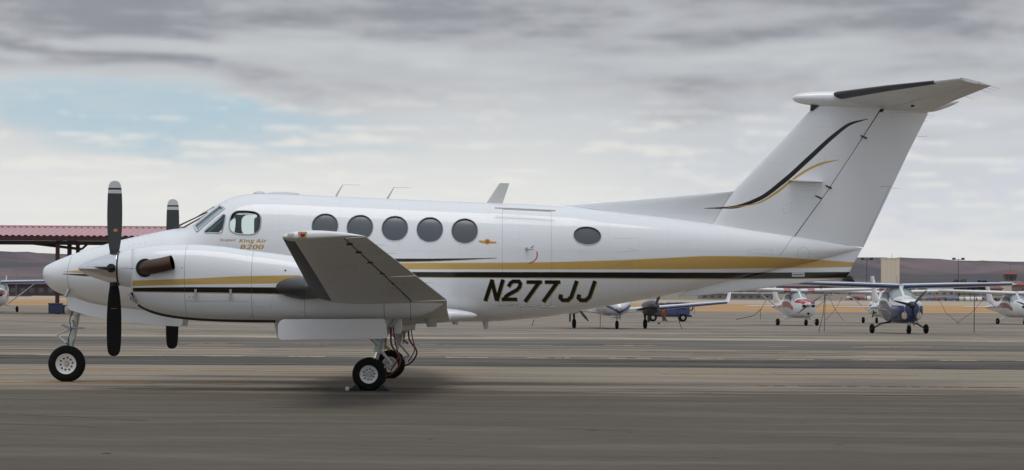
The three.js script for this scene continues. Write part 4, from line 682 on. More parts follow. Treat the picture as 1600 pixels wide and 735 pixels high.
    each('static_wick', ([4.6, 6.4, 7.0, 7.6].map((z) => bar([tx(z) - 0.02, ty(z), s * z], [tx(z) + 0.12, ty(z) - 0.01, s * z], 0.0018, 0.001, 5))), M.dark, root);
    // root fairing
    const rf = new THREE.SphereGeometry(1, 40, 20); rf.scale(1.45, 0.14, 0.24); rf.rotateZ(0.0); rf.translate(-1.95, 1.02, s * 0.66); mesh('wing_root_fairing', rf, M.white, plane);
    const gl = [{ le: [-2.98, 1.36, s * 2.86], te: [-1.2, 1.29, s * 2.86], t: 0.15 }, { le: [-3.17, 1.385, s * 2.95], te: [-1.2, 1.30, s * 2.95], t: 0.165 }, { le: [-3.17, 1.392, s * 3.04], te: [-1.2, 1.30, s * 3.04], t: 0.165 }, { le: [-3.0, 1.39, s * 3.16], te: [-1.2, 1.30, s * 3.16], t: 0.166 }, { le: [-2.81, 1.386, s * 3.28], te: [-1.2, 1.3, s * 3.28], t: 0.165 }, { le: [-2.70, 1.388, s * 3.46], te: [-1.2, 1.31, s * 3.46], t: 0.16 }].map((q) => ({ ...q, up: [0, 1, 0] }));
    mesh('leading_edge_glove', foil(gl, 0, 0.19, 14, 0.01, s < 0), std([0.05, 0.05, 0.053], 0.35), plane);
  }

  // --- nacelles, propellers
  const nz = 2.6, nl = new Paint(-6.0, -0.7, 0.75, 2.2, 1536, 420), nzz = 2.94;
  nl.grime(8, 0.05, 300);
  nl.ribbon([[205, 438.5], [300, 435.2], [394, 431], [470, 430]], [[205, 446.8], [300, 444.6], [394, 443.4], [470, 442]], GLD, nzz);
  nl.ribbon([[205, 449.6], [300, 448.6], [440, 449]], [[205, 455], [300, 456.4], [440, 458.8]], BLK, nzz); nl.ribbon([[205, 455.2], [440, 459]], [[205, 456.2], [440, 460.2]], GLD2, nzz);
  const nseam = (pts, w = 1.3) => nl.line(pts, 'rgba(105,110,115,0.85)', w, nzz);
  nseam([[289, 378], [289, 500]]); nseam([[393.5, 388], [393.5, 502]]); nseam([[289, 470.5], [391, 470.5]], 1); nseam([[476, 465], [476, 500]]); nseam([[600, 460], [600, 500]], 2); nseam([[641, 460], [641, 502]], 2); nseam([[187, 419], [224, 420]], 1);
  nl.rivets([[397, 434], [430, 434]], nzz, 6, 'rgba(90,95,100,0.7)'); nl.rivets([[397, 470], [398, 480], [424, 480], [427, 462]], nzz, 6, 'rgba(90,95,100,0.7)');
  for (const [a, b] of [[446, 422.5], [390, 495], [205, 419.5], [285, 418.5], [243, 416], [296, 464], [302, 464]]) { const q = nl.px(a, b, nzz); nl.c.beginPath(); nl.c.arc(...q, a === 446 ? 3.6 : 2, 0, 7); nl.c.fillStyle = '#33363a'; nl.c.fill(); }
  const nacMat = skin(nl.tex());
  for (const s of [1, -1]) {
    const zc = s * nz, fix = (rows) => { const b = new Body(st(rows, nz)); b.zc = zc; return b; };
    const nac = fix([[207, 389.5, 455, 0.20, 2.2, 0.62], [208.5, 389, 464, 0.26, 2.2, 0.62], [212, 388.2, 470, 0.29, 2.2, 0.62], [220, 386.6, 477, 0.31, 2.25, 0.6], [234, 384.5, 484, 0.335, 2.3, 0.58], [262, 382, 491.5, 0.36, 2.35, 0.55], [300, 381.7, 496.5, 0.38, 2.4, 0.52], [343, 384.5, 499, 0.39, 2.5, 0.5], [390, 391, 500, 0.39, 2.5, 0.5], [441, 397.5, 500.5, 0.385, 2.5, 0.5], [520, 410, 500.5, 0.375, 2.5, 0.5], [600, 431, 500, 0.345, 2.4, 0.45], [640, 446, 497.5, 0.29, 2.3, 0.45], [670, 459, 489, 0.19, 2.2, 0.45], [688, 468, 478.5, 0.08, 2, 0.45], [694, 472, 474, 0.01, 2, 0.45]]);
    const nacelle = mesh('engine_nacelle', nac.geo({ rows: 90, n: 60, uv: nl.uv() }), nacMat, plane);
    const cowl = fix([[186.5, 393, 445.5, 0.227, 2], [192, 391.6, 447, 0.24, 2], [205, 389.8, 449.5, 0.252, 2], [222, 387, 454, 0.27, 2]]);
    mesh('cowling_front', cowl.geo({ rows: 12, n: 48, uv: nl.uv() }), nacMat, nacelle);
    // dark air intake with a bare metal lip under the propeller
    const c0 = P(207, 459, nz), lip = []; for (let i = 0; i <= 30; i++) { const a = Math.PI * (1 + i / 30); lip.push([c0[0] - 0.004 + 0.035 * (1 + Math.sin(a)) * -1 + 0.035 + 0.03 * -Math.sin(a), c0[1] + 0.01 + 0.125 * Math.sin(a), zc + 0.262 * Math.cos(a)]); }
    mesh('air_intake', new RoundedBoxGeometry(0.03, 0.10, 0.38, 3, 0.014).translate(c0[0] + 0.012, c0[1] - 0.03, zc), M.hole, nacelle);
    mesh('intake_lip', tube(lip, 0.017, 60, 8), gloss([0.5, 0.5, 0.49]), nacelle);
    // exhaust stacks, one on each side of the cowling
    for (const e of [1, -1]) {
      const a = P(230.5, 419.5, nz), b = P(277.5, 411, nz), z = (q) => zc + e * q;
      const curve = new THREE.CatmullRomCurve3([[a[0] + 0.005, a[1] - 0.005, z(0.16)], [a[0] + 0.03, a[1] + 0.0, z(0.32)], [a[0] + 0.12, a[1] + 0.018, z(0.41)], [a[0] + 0.26, a[1] + 0.042, z(0.45)], [b[0], b[1], z(0.47)]].map((p) => new THREE.Vector3(...p)));
      const g = new THREE.TubeGeometry(curve, 40, 0.098, 26, false); const gi = new THREE.TubeGeometry(curve, 40, 0.088, 26, false); { const ar = gi.index.array; for (let i = 0; i < ar.length; i += 3) { const t = ar[i]; ar[i] = ar[i + 1]; ar[i + 1] = t; } }
      const x = mesh('exhaust_stack', g, M.exhaust, nacelle); x.material.side = THREE.DoubleSide;
      // darker inside
      mesh('exhaust_mouth', gi, M.hole, nacelle);
const r = new THREE.CylinderGeometry(0.122, 0.13, 0.05, 36); r.rotateX(Math.PI / 2); r.rotateY(e * 0.0); r.translate(a[0] + 0.02, a[1] + 0.002, z(0.318)); mesh('exhaust_flange', r, M.hole, nacelle);
      each('cooling_louvre', ([0, 1, 2].map((i) => { const q = P(300 + i * 3.4, 416, nz); const w = box(0.012, 0.062, 0.02, q[0], q[1], z(0.335), 0.005); return w; })), M.dark, nacelle);
    }
    each('drain_mast', ([box(0.03, 0.14, 0.02, P(312, 458, nz)[0], P(312, 460, nz)[1], zc + s * 0.395), box(0.03, 0.14, 0.02, P(366, 459, nz)[0], P(366, 460, nz)[1], zc + s * 0.40)]), M.steel, nacelle);
    { const kp = [[216, 475], [226, 480.5], [240, 486.5], [262, 491.8], [300, 496.6], [343, 499], [390, 500.2], [430, 500.6]].map(([a, b]) => { const q = P(a, b + 0.6, nz); return [q[0], q[1], zc]; }); mesh('nacelle_keel', tube(kp, 0.026, 60, 8).scale(1, 1, 1), M.dark, nacelle); }

    // propeller
    const prop = grp('propeller', plane), sb = P(187, 419.3, nz), tipx = P(121.5, 421.5, nz)[0]; prop.position.set(0, 0, 0);
    const prof = []; for (let i = 0; i <= 28; i++) { const t = i / 28; prof.push(new THREE.Vector2(0.232 * Math.pow(t, 0.62), (sb[0] - tipx) * t)); }
    prof[0].x = 0.002; prof.push(new THREE.Vector2(0.0, sb[0] - tipx));
    const sp = new THREE.LatheGeometry(prof, 48); sp.rotateZ(-Math.PI / 2); sp.rotateX(0); sp.translate(tipx, sb[1] - 0.0, zc);
    mesh('spinner', sp, M.chrome, prop);
    const bx = P(178.3, 420, nz)[0], by = sb[1], Rr = 1.195;
    const chord = pchip([0.16, 0.25, 0.36, 0.52, 0.72, 0.92, 1.06, 1.13, 1.17, 1.19, 1.195], [0.10, 0.135, 0.168, 0.195, 0.205, 0.2, 0.186, 0.166, 0.125, 0.065, 0.012]), twist = pchip([0.16, 0.4, 0.8, 1.2], [0.38, 0.2, 0.06, 0.0]), thick = pchip([0.16, 0.35, 0.7, 1.2], [0.42, 0.16, 0.09, 0.05]);
    const rs = [0.16, 0.22, 0.28, 0.34, 0.42, 0.52, 0.62, 0.72, 0.82, 0.92, 1.0, 1.06, 1.1, 1.13, 1.15, 1.17, 1.18, 1.19, 1.1948];
    const bs = rs.map((r) => { const c = chord(r), a = twist(r), d = [Math.cos(a), Math.sin(a)]; return { le: [-0.48 * c * d[0], r, 0.48 * c * d[1]], te: [0.52 * c * d[0], r, -0.52 * c * d[1]], t: thick(r), up: [d[1], 0, d[0]] }; });
    const bg = foil(bs, 0, 1, 12, 0.0, true, (p) => [(p[2] - 0 > -0.0 ? 0.25 : 0.75) + p[0] * 0.9, p[1] / Rr]);
    { // each face of the blade has its own paint: mark by the way it faces
      const n = bg.attributes.normal, u = bg.attributes.uv, q = bg.attributes.position; for (let i = 0; i < u.count; i += 3) { const f = n.getZ(i) + n.getZ(i + 1) + n.getZ(i + 2) > 0; for (let k = 0; k < 3; k++) u.setX(i + k, (f ? 0.25 : 0.75) + q.getX(i + k) * 0.9); }
    }
    if (!M.blade) {
      const cv = document.createElement('canvas'); cv.width = 256; cv.height = 1024; const c = cv.getContext('2d'); c.fillStyle = '#4b4d4e'; c.fillRect(0, 0, 128, 1024); c.fillStyle = '#0e0e0e'; c.fillRect(128, 0, 128, 1024);
      const Y = (r) => 1024 * (1 - r / Rr); c.fillStyle = '#d3d6d6'; c.fillRect(0, 0, 128, Y(1.096)); c.fillStyle = '#333536'; c.fillRect(0, Y(1.096), 128, Y(1.072) - Y(1.096)); c.fillStyle = '#d3d6d6'; c.fillRect(0, Y(1.072), 128, Y(1.022) - Y(1.072));
      c.fillStyle = '#b4672f'; c.beginPath(); c.ellipse(68, Y(0.52), 8, 22, 0, 0, 7); c.fill(); c.fillStyle = '#c7b48e'; c.beginPath(); c.ellipse(68, Y(0.52), 4, 11, 0, 0, 7); c.fill(); c.fillStyle = '#a2652c'; c.fillRect(182, Y(0.55), 20, 7);
      const r = rng(9); for (let i = 0; i < 260; i++) { c.fillStyle = `rgba(150,150,148,${0.12 * r()})`; c.fillRect(r() * 256, 150 + r() * 870, 1 + r() * 5, 1 + r() * 3); }
      c.fillStyle = '#1d1e1f'; c.fillRect(0, Y(0.52), 34, Y(0.22) - Y(0.52));
      const t = new THREE.CanvasTexture(cv); t.colorSpace = THREE.SRGBColorSpace; t.anisotropy = 8; M.blade = new THREE.MeshPhysicalMaterial({ map: t, roughness: 0.6, specularIntensity: 0.4 });
    }
    for (let k = 0; k < 4; k++) { const b = mesh('propeller_blade', bg, M.blade, prop); b.position.set(bx, by, zc); b.rotation.x = k * Math.PI / 2; }
    mesh('blade_root', merge([0, 1, 2, 3].map((k) => { const a = k * Math.PI / 2, d = [0, Math.cos(a), Math.sin(a)]; return bar([bx, by + d[1] * 0.1, zc + d[2] * 0.1], [bx, by + d[1] * 0.238, zc + d[2] * 0.238], 0.068, 0.06, 16); })), M.dark, prop);
    const r2 = new THREE.TorusGeometry(0.226, 0.012, 8, 40); r2.rotateY(Math.PI / 2); r2.translate(sb[0] + 0.003, sb[1], zc); mesh('spinner_bulkhead', r2, M.dark, prop);
  }

  // --- landing gear
  function wheel(parent, c, r, w, rimR, seed) {
    const prof = [[rimR * 0.97, -w * 0.42], [rimR * 1.02, -w * 0.46], [rimR + (r - rimR) * 0.45, -w * 0.5], [r * 0.93, -w * 0.43], [r * 0.985, -w * 0.27], [r, -w * 0.1]];
    const full = [...prof, ...prof.slice().reverse().map(([a, b]) => [a, -b])].map(([a, b]) => new THREE.Vector2(a, b));
    const t = new THREE.LatheGeometry(full, 48); t.rotateX(Math.PI / 2); t.translate(...c); mesh('tyre', t, M.tyre, parent);
    const rp = [[0, 0.10], [0.18, 0.10], [0.2, 0.07], [0.28, 0.05], [0.34, 0.12], [0.7, 0.20], [0.86, 0.24], [0.94, 0.42], [1.0, 0.44], [1.0, 0.1]].map(([a, b]) => new THREE.Vector2(a * rimR, b * w));
    const both = [...rp, ...rp.slice().reverse().map((p) => new THREE.Vector2(p.x, -p.y))]; const g = new THREE.LatheGeometry(both, 40); g.rotateX(-Math.PI / 2); g.translate(...c); mesh('wheel_rim', toCreasedNormals(g.toNonIndexed(), 0.5), M.rim, parent).material.side = THREE.DoubleSide;
    const holes = []; for (const q of [1, -1]) for (let i = 0; i < 10; i++) { const a = i / 10 * Math.PI * 2 + 0.15; const rr = rimR * (i % 2 ? 0.56 : 0.6), hz = 0.185 * w; const h = new THREE.CylinderGeometry(rimR * 0.085, rimR * 0.085, 0.03, 12); h.rotateX(Math.PI / 2); h.translate(c[0] + Math.cos(a) * rr, c[1] + Math.sin(a) * rr, c[2] + q * (hz - 0.004)); holes.push(h); }
    mesh('wheel_hole', merge(holes), M.hole, parent).userData.kind = 'stuff';
    const cap = []; for (const q of [1, -1]) { const h = new THREE.CylinderGeometry(rimR * 0.2, rimR * 0.24, w * 0.12, 20); h.rotateX(q * Math.PI / 2); h.translate(c[0], c[1], c[2] + q * w * 0.13); cap.push(h); } mesh('axle_cap', merge(cap), M.steel, parent);
  }
  { // nose gear
    const g = grp('nose_landing_gear', plane), c = P(104.5, 568.8, 0.0), r = 0.272; c[1] = r - 0.006;
    wheel(g, c, r, 0.17, 0.153);
    const top = P(121, 484, 0), mid = P(114, 528, 0), low = P(110.5, 548, 0);
    mesh('strut', merge([bar(top, mid, 0.05, 0.045, 16), bar([mid[0] - 0.01, mid[1], -0.055], [mid[0] + 0.0, mid[1], 0.055], 0.03), bar([top[0] - 0.01, top[1] - 0.05, -0.1], [top[0] - 0.01, top[1] - 0.05, 0.1], 0.03)]), M.gearGrey, g);
    mesh('strut_piston', bar(mid, low, 0.034, 0.034, 16), std([0.45, 0.55, 0.52], 0.25, 0.6), g);
    mesh('wheel_fork', merge([bar([low[0], low[1] + 0.02, -0.02], [low[0] - 0.01, low[1] - 0.06, -0.12], 0.035, 0.025), bar([low[0], low[1] + 0.02, 0.02], [low[0] - 0.01, low[1] - 0.06, 0.0], 0.035, 0.03), bar([low[0] - 0.01, low[1] - 0.06, -0.12], [c[0], c[1], -0.12], 0.028, 0.03), bar([c[0], c[1], -0.14], [c[0], c[1], 0.05], 0.02)]), M.gearGrey, g);
    const k0 = P(110, 514, 0), k1 = P(89.5, 523, 0), k2 = P(104, 536, 0);
    mesh('torque_link', merge([bar([k0[0], k0[1], 0.03], [k1[0], k1[1], 0.0], 0.016, 0.012), bar([k0[0], k0[1], -0.03], [k1[0], k1[1], 0.0], 0.016, 0.012), bar([k1[0], k1[1], 0.0], [k2[0], k2[1], 0.03], 0.014, 0.02), bar([k1[0], k1[1], 0.0], [k2[0], k2[1], -0.03], 0.014, 0.02), bar([k2[0], k2[1], -0.05], [low[0] + 0.02, low[1] + 0.02, -0.03], 0.02)]), M.gearGrey, g);
    const h = P(124, 512, 0); mesh('steering_arm', merge([bar(P(97, 507, 0.05), P(112, 514, 0.06), 0.02, 0.014), bar(P(112, 512, 0.06), [h[0] + 0.09, h[1] - 0.0, 0.07], 0.014, 0.009), bar(P(113, 500, 0.06), P(119, 516, 0.06), 0.012)]), M.steel, g);
    for (const [x, y, q] of [[106, 484, 1], [107, 487, -1]]) { const p = P(x, y, 0); const l = new THREE.LatheGeometry([[0.0, 0.03], [0.055, 0.02], [0.062, 0.0], [0.055, -0.05], [0.02, -0.08], [0, -0.08]].map(([a, b]) => new THREE.Vector2(a, b)), 20); l.rotateZ(Math.PI / 2); l.translate(p[0], p[1], q * 0.08); mesh('landing_light', l, gloss([0.6, 0.62, 0.64]), g); }
    mesh('hydraulic_line', tube([P(113, 488, 0.06), P(109, 500, 0.08), P(111, 515, 0.07), P(107, 530, 0.06), P(108, 546, 0.05)], 0.007), M.dark, g);
    const tp = P(110.5, 452, 0.12), tb = P(108, 461, 0.12); mesh('temperature_probe', merge([bar([tp[0] + 0.02, tp[1], 0.36], [tb[0], tb[1] - 0.03, 0.40], 0.03, 0.022), bar([tb[0], tb[1] - 0.02, 0.40], [tb[0] - 0.08, tb[1] - 0.025, 0.4], 0.01)]), M.steel, plane);
    for (const s of [1, -1]) {
      const e = new THREE.ExtrudeGeometry(shapePx([[107, 463], [118, 466], [143, 474], [180, 480], [240, 486], [287, 490], [287, 500], [284.6, 509.5], [240, 507], [190, 501.5], [146, 494.8], [112, 484], [107.5, 481]], 0.2), { depth: 0.02, bevelEnabled: true, bevelSize: 0.006, bevelThickness: 0.006, bevelSegments: 2 });
      e.translate(0, 0, s * 0.27 - 0.01); mesh('nose_gear_door', e, M.white, plane);
    }
  }
  for (const s of [1, -1]) { // main gear
    const g = grp('main_landing_gear', plane), r = 0.228, ax = P(576.6, 590, 2.75)[0], cy = r - 0.006;
    for (const d of [0.14, -0.14]) wheel(g, [ax, cy, s * 2.6 + s * d], r, 0.15, 0.124);
    const top = [ax + 0.19, 1.0, s * 2.6], mid = [ax + 0.10, 0.52, s * 2.6];
    mesh('strut', merge([bar(top, mid, 0.085, 0.062, 18), box(0.1, 0.12, 0.22, top[0] - 0.06, top[1] - 0.15, top[2], 0.02), bar([mid[0] - 0.1, 0.74, s * 2.6 + 0.09], [mid[0] + 0.02, 0.62, s * 2.6 + 0.05], 0.03, 0.03)]), M.gearGrey, g);
    mesh('strut_piston', bar(mid, [ax + 0.02, cy + 0.02, s * 2.6], 0.042, 0.042, 16), M.chrome, g);
    mesh('axle', bar([ax, cy, s * 2.6 - 0.2], [ax, cy, s * 2.6 + 0.2], 0.035), M.steel, g);
    const kx = ax + 0.30;
    mesh('torque_link', merge([bar([mid[0] + 0.04, mid[1] + 0.03, s * 2.6 + 0.03], [kx, 0.36, s * 2.6], 0.022, 0.016), bar([mid[0] + 0.04, mid[1] + 0.03, s * 2.6 - 0.03], [kx, 0.36, s * 2.6], 0.022, 0.016), bar([kx, 0.36, s * 2.6], [ax + 0.05, cy + 0.03, s * 2.6 + 0.03], 0.016, 0.022), bar([kx, 0.36, s * 2.6], [ax + 0.05, cy + 0.03, s * 2.6 - 0.03], 0.016, 0.022)]), M.gearGrey, g);
    mesh('brake_hose', merge([tube([[top[0] + 0.1, 0.86, s * 2.6 + 0.05], [ax + 0.30, 0.62, s * 2.6 + 0.06], [ax + 0.42, 0.42, s * 2.6 + 0.05], [ax + 0.33, 0.25, s * 2.6 + 0.04], [ax + 0.1, 0.16, s * 2.6 + 0.03]], 0.0135, 40), tube([[top[0] + 0.12, 0.9, s * 2.6 - 0.05], [ax + 0.34, 0.66, s * 2.6 - 0.05], [ax + 0.38, 0.45, s * 2.6 - 0.04], [ax + 0.28, 0.26, s * 2.6 - 0.04]], 0.009, 40)]), M.hose, g);
    mesh('drag_brace', merge([bar([top[0] + 0.16, 0.98, s * 2.6], [mid[0] + 0.06, 0.66, s * 2.6], 0.03, 0.024), bar([ax + 0.25, 0.84, s * 2.6 + 0.08], [ax + 0.2, 0.55, s * 2.6 + 0.07], 0.014)]), M.steel, g);
    mesh('hydraulic_fitting', merge([bar([ax + 0.22, 0.74, s * 2.6 + 0.11], [ax + 0.22, 0.64, s * 2.6 + 0.10], 0.018), bar([ax + 0.2, 0.62, s * 2.6 + 0.1], [ax + 0.28, 0.55, s * 2.6 + 0.1], 0.018)]), std([0.35, 0.22, 0.05], 0.6), g);
    const plate = (pts, zz, z, th) => { const sh = shapePx(pts, zz), e = new THREE.ExtrudeGeometry(sh, { depth: th, bevelEnabled: true, bevelSize: 0.008, bevelThickness: 0.006, bevelSegments: 2, curveSegments: 6 }); e.translate(0, 0, z - th / 2); return e; };
    mesh('main_gear_door', plate([[435.5, 508], [438, 502.5], [443, 499.8], [600, 498.6], [602.5, 508], [604.5, 527.6], [597, 528.6], [441, 530.6], [436.5, 529], [435.5, 525]], 2.98, s * 2.98, 0.018), M.white, plane);
    mesh('main_gear_door', plate([[428, 500], [434, 498], [626, 496], [627.5, 508], [626, 520.5], [600, 521], [445, 526.5], [434, 526]], 2.22, s * 2.22, 0.018), M.white, plane);
    mesh('door_link', merge([bar([ax + 0.05, 0.86, s * 2.66], [ax - 0.1, 0.82, s * 2.95], 0.014), bar([ax + 0.08, 0.9, s * 2.55], [ax + 0.1, 0.85, s * 2.25], 0.014)]), M.steel, g);
  }

  // --- tail
  const tl = new Paint(P(872, 300)[0], P(1465, 300)[0], P(1000, 395)[1], P(1300, 140)[1], 1536, Math.round(1536 * 255 / 593));
  tl.grime(14, 0.045, 300);
  tl.ribbon([[1101, 325], [1141.6, 322.2], [1182.5, 309], [1223, 279.5], [1264, 242.5], [1305, 206.5], [1329, 191], [1356, 185.4]], [[1101, 325.6], [1141.6, 326], [1182.5, 315.5], [1223, 288.5], [1264, 252], [1305, 214], [1329, 195.5], [1356, 186]], BLK, 0.05);
  tl.ribbon([[1128, 325.6], [1182, 316.8], [1211, 300], [1239.6, 277.5], [1264, 262], [1288.6, 252.5], [1311, 249.6]], [[1128, 326.1], [1182, 319], [1211, 304.2], [1239.6, 282], [1264, 266], [1288.6, 255.6], [1311, 250.2]], '#c8a150', 0.05);
  for (const pts of [[[1225, 320], [1236, 317], [1237, 330], [1226, 335], [1223, 328], [1225, 320]], [[1252, 298], [1276, 296], [1270, 310], [1258, 306]], [[1282, 249], [1290, 246], [1286, 258], [1279, 260]], [[1308, 216], [1316, 208]]]) tl.rivets(pts, 0.05, 4, 'rgba(120,124,130,0.6)');
  for (let i = 0; i < 9; i++) tl.rivets([[1140 + i * 15, 330 - i * 19], [1250 + i * 15, 356 - i * 22]], 0.05, 6, 'rgba(120,124,130,0.22)');
  tl.line([[1140, 303], [1115, 348]], 'rgba(120,124,130,0.7)', 1.2, 0); tl.line([[1374, 291], [1391, 291], [1350, 380]], 'rgba(110,114,120,0.7)', 1.2, 0.04);
  const tMat = skin(tl.tex()), tuv = tl.uv();
  const up = [0, 0, 1], fs = (l, t, th, a, b) => ({ le: P(...l), te: P(...t), t: th, up, a, b });
  const fr = [[[1112, 352], [1350, 392], [1237.5, 369]], [[1147, 297], [1389, 302], [1291, 300.5]], [[1209, 232], [1420, 236.5], [1334, 236.5]], [[1276, 162], [1453, 166], [1379, 164.6]]];
  const share = (l, t, h) => (h[0] - l[0]) / (t[0] - l[0]);
  mesh('vertical_fin', foil(fr.map(([l, t, h], i) => fs(l, t, 0.085 - 0.006 * i, 0, share(l, t, h) - 0.002)), 0, 1, 26, 0, false, tuv), tMat, plane);
  mesh('rudder_spar', foil(fr.map(([l, t, h], i) => fs(l, t, (0.085 - 0.006 * i) * 0.72, share(l, t, h) - 0.03, share(l, t, h) + 0.035)), 0, 1, 4, 0, false, tuv), M.dark, plane);
  const rud = mesh('rudder', foil(fr.map(([l, t, h], i) => { const q = share(l, t, h); const k = i === 0 ? { l: [1112, 351], t: [1349, 386.4], h: [1240, 367] } : i === 3 ? { l: [1268, 173], t: [1450, 177.5], h: [1373, 175] } : { l, t, h }; return fs(k.l, k.t, 0.085 - 0.006 * i, share(k.l, k.t, k.h) + 0.003, 1); }), 0, 1, 14, 0, false, tuv), tMat, plane);
  for (const [a, b] of [[1354, 216], [1299, 294], [1283, 310]]) { const p = P(a, b, 0.06), q = P(a - 9, b - 4.5, 0.09); mesh('rudder_hinge', merge([bar([q[0], q[1], 0.085], [p[0], p[1], 0.07], 0.009, 0.014)]), M.dark, rud); }
  mesh('dorsal_fin', foil([{ le: P(872, 319), te: P(1160, 360), t: 0.03, up }, { le: P(1012, 309.2), te: P(1156, 320), t: 0.05, up }, { le: P(1142, 298.3), te: P(1168, 299.8), t: 0.2, up }], 0, 1, 24, 0, false, tuv), tMat, plane);
  { const g = foil([{ le: P(1231, 281, 0), te: P(1286, 284, 0), t: 0.05 }, { le: P(1236, 281.5, 0.24), te: P(1285, 284, 0.24), t: 0.04 }], 0, 1, 10); mesh('tail_vane', g, M.white, plane); }
  // ventral fin under the tail cone
  const vb = new Body([[1060, 460, 463.4, 0.02], [1100, 445, 461, 0.05], [1141, 434, 456.5, 0.062], [1215, 416, 447.5, 0.056], [1280, 401, 439, 0.045], [1318, 392.5, 434.6, 0.032], [1323, 391.4, 433.4, 0.03], [1330, 390, 419, 0.026], [1338, 388.8, 404, 0.02], [1346, 387.6, 389, 0.008]].map(([x, t, b, w]) => [P(x, 430)[0], P(x, t)[1], P(x, b)[1], w, 6, 0.5]));
  mesh('ventral_fin', toCreasedNormals(vb.geo({ rows: 60, n: 40, uv }), 0.7), paint, plane);
  // tailplane
  const hb = new Body([[1238, 152.5, 154, 0.01], [1240, 149.5, 157, 0.05], [1247, 146.5, 160.5, 0.09], [1265, 144, 164, 0.12], [1300, 142.5, 167, 0.14], [1380, 143, 171, 0.15], [1430, 150, 174, 0.13], [1452, 156, 175, 0.11], [1480, 157, 168, 0.07], [1494, 156.5, 161.5, 0.035], [1498.5, 157.5, 159, 0.005]].map(([x, t, b, w]) => [P(x, 150)[0], P(x, t)[1], P(x, b)[1], w, 2, 0.5]));
  mesh('tail_bullet', hb.geo({ rows: 60, n: 36 }), M.white, plane);
  { const a = P(1267, 163), b = P(1284, 161), c = P(1268, 173); const sh = new THREE.Shape([new THREE.Vector2(a[0], a[1]), new THREE.Vector2(b[0], b[1]), new THREE.Vector2(c[0] + 0.02, c[1]), new THREE.Vector2(c[0] - 0.02, c[1])]); const e = new THREE.ExtrudeGeometry(sh, { depth: 0.09, bevelEnabled: false }); e.translate(0, 0, -0.045); mesh('fairing_seal', e, M.boot, plane); }
  for (const s of [1, -1]) {
    const pt = (px, py, z) => { const p = P(px, py, z); return [p[0], p[1], s * z]; };
    const H = [{ le: pt(1300, 147, 0.1), te: pt(1455, 173, 0.1), t: 0.10 }, { le: pt(1380, 136, 1.3), te: pt(1497, 154.5, 1.3), t: 0.10 }, { le: pt(1501, 122, 2.72), te: pt(1549, 133.8, 2.76), t: 0.095 }];
    const hp = (z0, z1, a, b, n, fat = 1) => foil(between(H, s * z0, s * z1), a, b, n, 0, s < 0, (p) => [p[0], p[2]], fat);
    if (!M.stab) { M.stab = wingMat.clone(); M.stab.color.setRGB(0.9, 0.9, 0.9); }
    const h = mesh('horizontal_stabilizer', hp(0.1, 2.70, 0.03, 0.58, 18), M.stab, plane);
    mesh('deicing_boot', hp(0.14, 2.22, 0, 0.075, 12, 1.12), M.boot, h);
    mesh('leading_edge', hp(2.24, 2.70, 0, 0.08, 10, 1.05), M.white, h);
    mesh('hinge_spar', hp(0.16, 2.6, 0.55, 0.62, 4, 0.75), M.dark, h);
    mesh('elevator', hp(0.16, 2.72, 0.592, 1, 12), M.stab, h);
    each('static_wick', ([0.9, 1.6, 2.3, 2.5, 2.68].map((z) => { const q = between(H, s * z, s * (z + 0.02))[0].te; return bar(q, [q[0] + 0.13, q[1] - 0.04, q[2]], 0.0018, 0.001, 5); })), M.dark, h);
    mesh('elevator_horn', box(0.055, 0.03, 0.03, pt(1426, 160, 0.7)[0], pt(1426, 162, 0.7)[1] - 0.03, s * 0.7, 0.01), M.dark, h);
  }
  each('static_wick', ([[1437, 213], [1397, 294]].map(([a, b]) => { const p = P(a - 3, b, 0); return bar(p, [p[0] + 0.13, p[1], 0], 0.0022, 0.001, 5); })), M.dark, rud);
  // --- aerials
  for (const x of [525, 605]) { const o = x - 525, y = o ? 4.2 : 0; const a = P(525 + o, 306.5 + y), b = P(535.5 + o, 288.5 + y), c = P(562 + o, 289 + y); mesh('whip_antenna', merge([bar(a, b, 0.016, 0.006, 8), bar(b, c, 0.004, 0.003, 6)]), M.gearGrey, plane); }
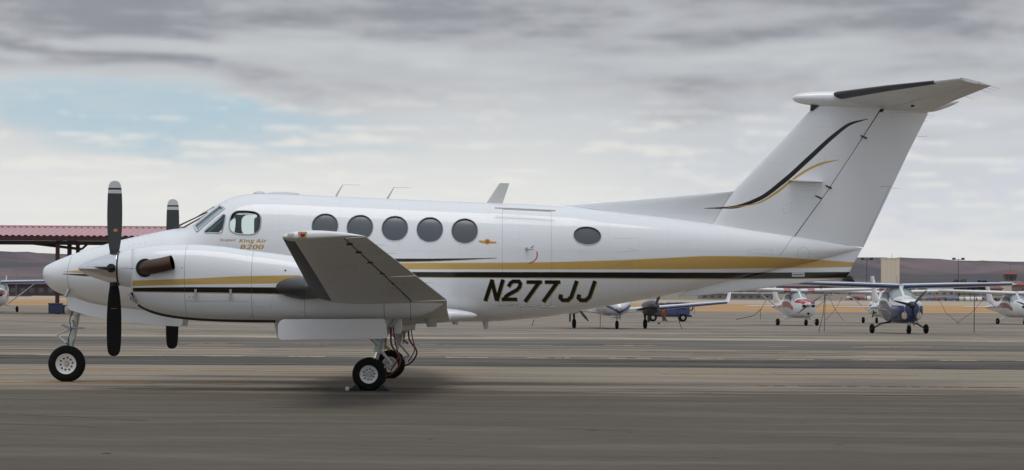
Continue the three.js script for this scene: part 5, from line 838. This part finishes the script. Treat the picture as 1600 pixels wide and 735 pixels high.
  { const g = foil([{ le: P(759.5, 317.5), te: P(785, 318.5), t: 0.12, up }, { le: P(780.5, 286), te: P(796, 286.2), t: 0.09, up }], 0, 1, 12); mesh('blade_antenna', g, gloss([0.62, 0.62, 0.6]), plane); }
  for (const [x, y, w] of [[405, 302.5, 0.09], [441, 303.4, 0.26]]) { const p = P(x, y), g = new THREE.SphereGeometry(1, 20, 12); g.scale(w, 0.035, 0.07); g.translate(p[0], p[1], 0); mesh('roof_antenna', g, gloss([0.6, 0.6, 0.6]), plane); }
  for (const [x, w, y0, y1, z] of [[672, 0.2, 499, 511, 1.2], [709, 0.12, 499, 507, 0.3], [757, 0.10, 500, 514, 0.1]]) { const p = P(x, y0, z), q = P(x + 3, y1, z); mesh('belly_antenna', foil([{ le: [p[0] - w / 2, p[1] + 0.05, z], te: [p[0] + w / 2, p[1] + 0.05, z], t: 0.2, up }, { le: [q[0] - w / 3, q[1], z], te: [q[0] + w / 3, q[1], z], t: 0.2, up }], 0, 1, 8, 0, true), gloss([0.5, 0.5, 0.5]), plane); }

  // --- wheel chocks
  const gx = P(576.6, 590, 2.75)[0];
  [['white ended dark blue wheel chock ahead of the front wheels of the main gear', -0.24, 1], ['dark blue wheel chock behind the front wheels of the main gear', 0.25, -1]].forEach(([label, dx, q]) => {
    const c = thing('wheel_chock', label, 'wheel chock', [gx + dx * 0.86, 0, 2.66], 0); c.scale.y = 0.7;
    const sh = new THREE.Shape([[-0.08 * q, 0], [0.09 * q, 0], [0.055 * q, 0.10], [0.035 * q, 0.115], [-0.01 * q, 0.05]].map((p) => new THREE.Vector2(...p))); const e = new THREE.ExtrudeGeometry(sh, { depth: 0.42, bevelEnabled: true, bevelSize: 0.006, bevelThickness: 0.006, bevelSegments: 1 }); e.translate(0, 0.006, -0.21);
    mesh('chock_body', e, std([0.012, 0.02, 0.03], 0.7), c);
    if (q > 0) mesh('chock_end', box(0.05, 0.075, 0.05, -0.075, 0.045, 0.24, 0.012), gloss([0.6, 0.62, 0.64]), c);
  });
}
renderer.render(scene, camera);
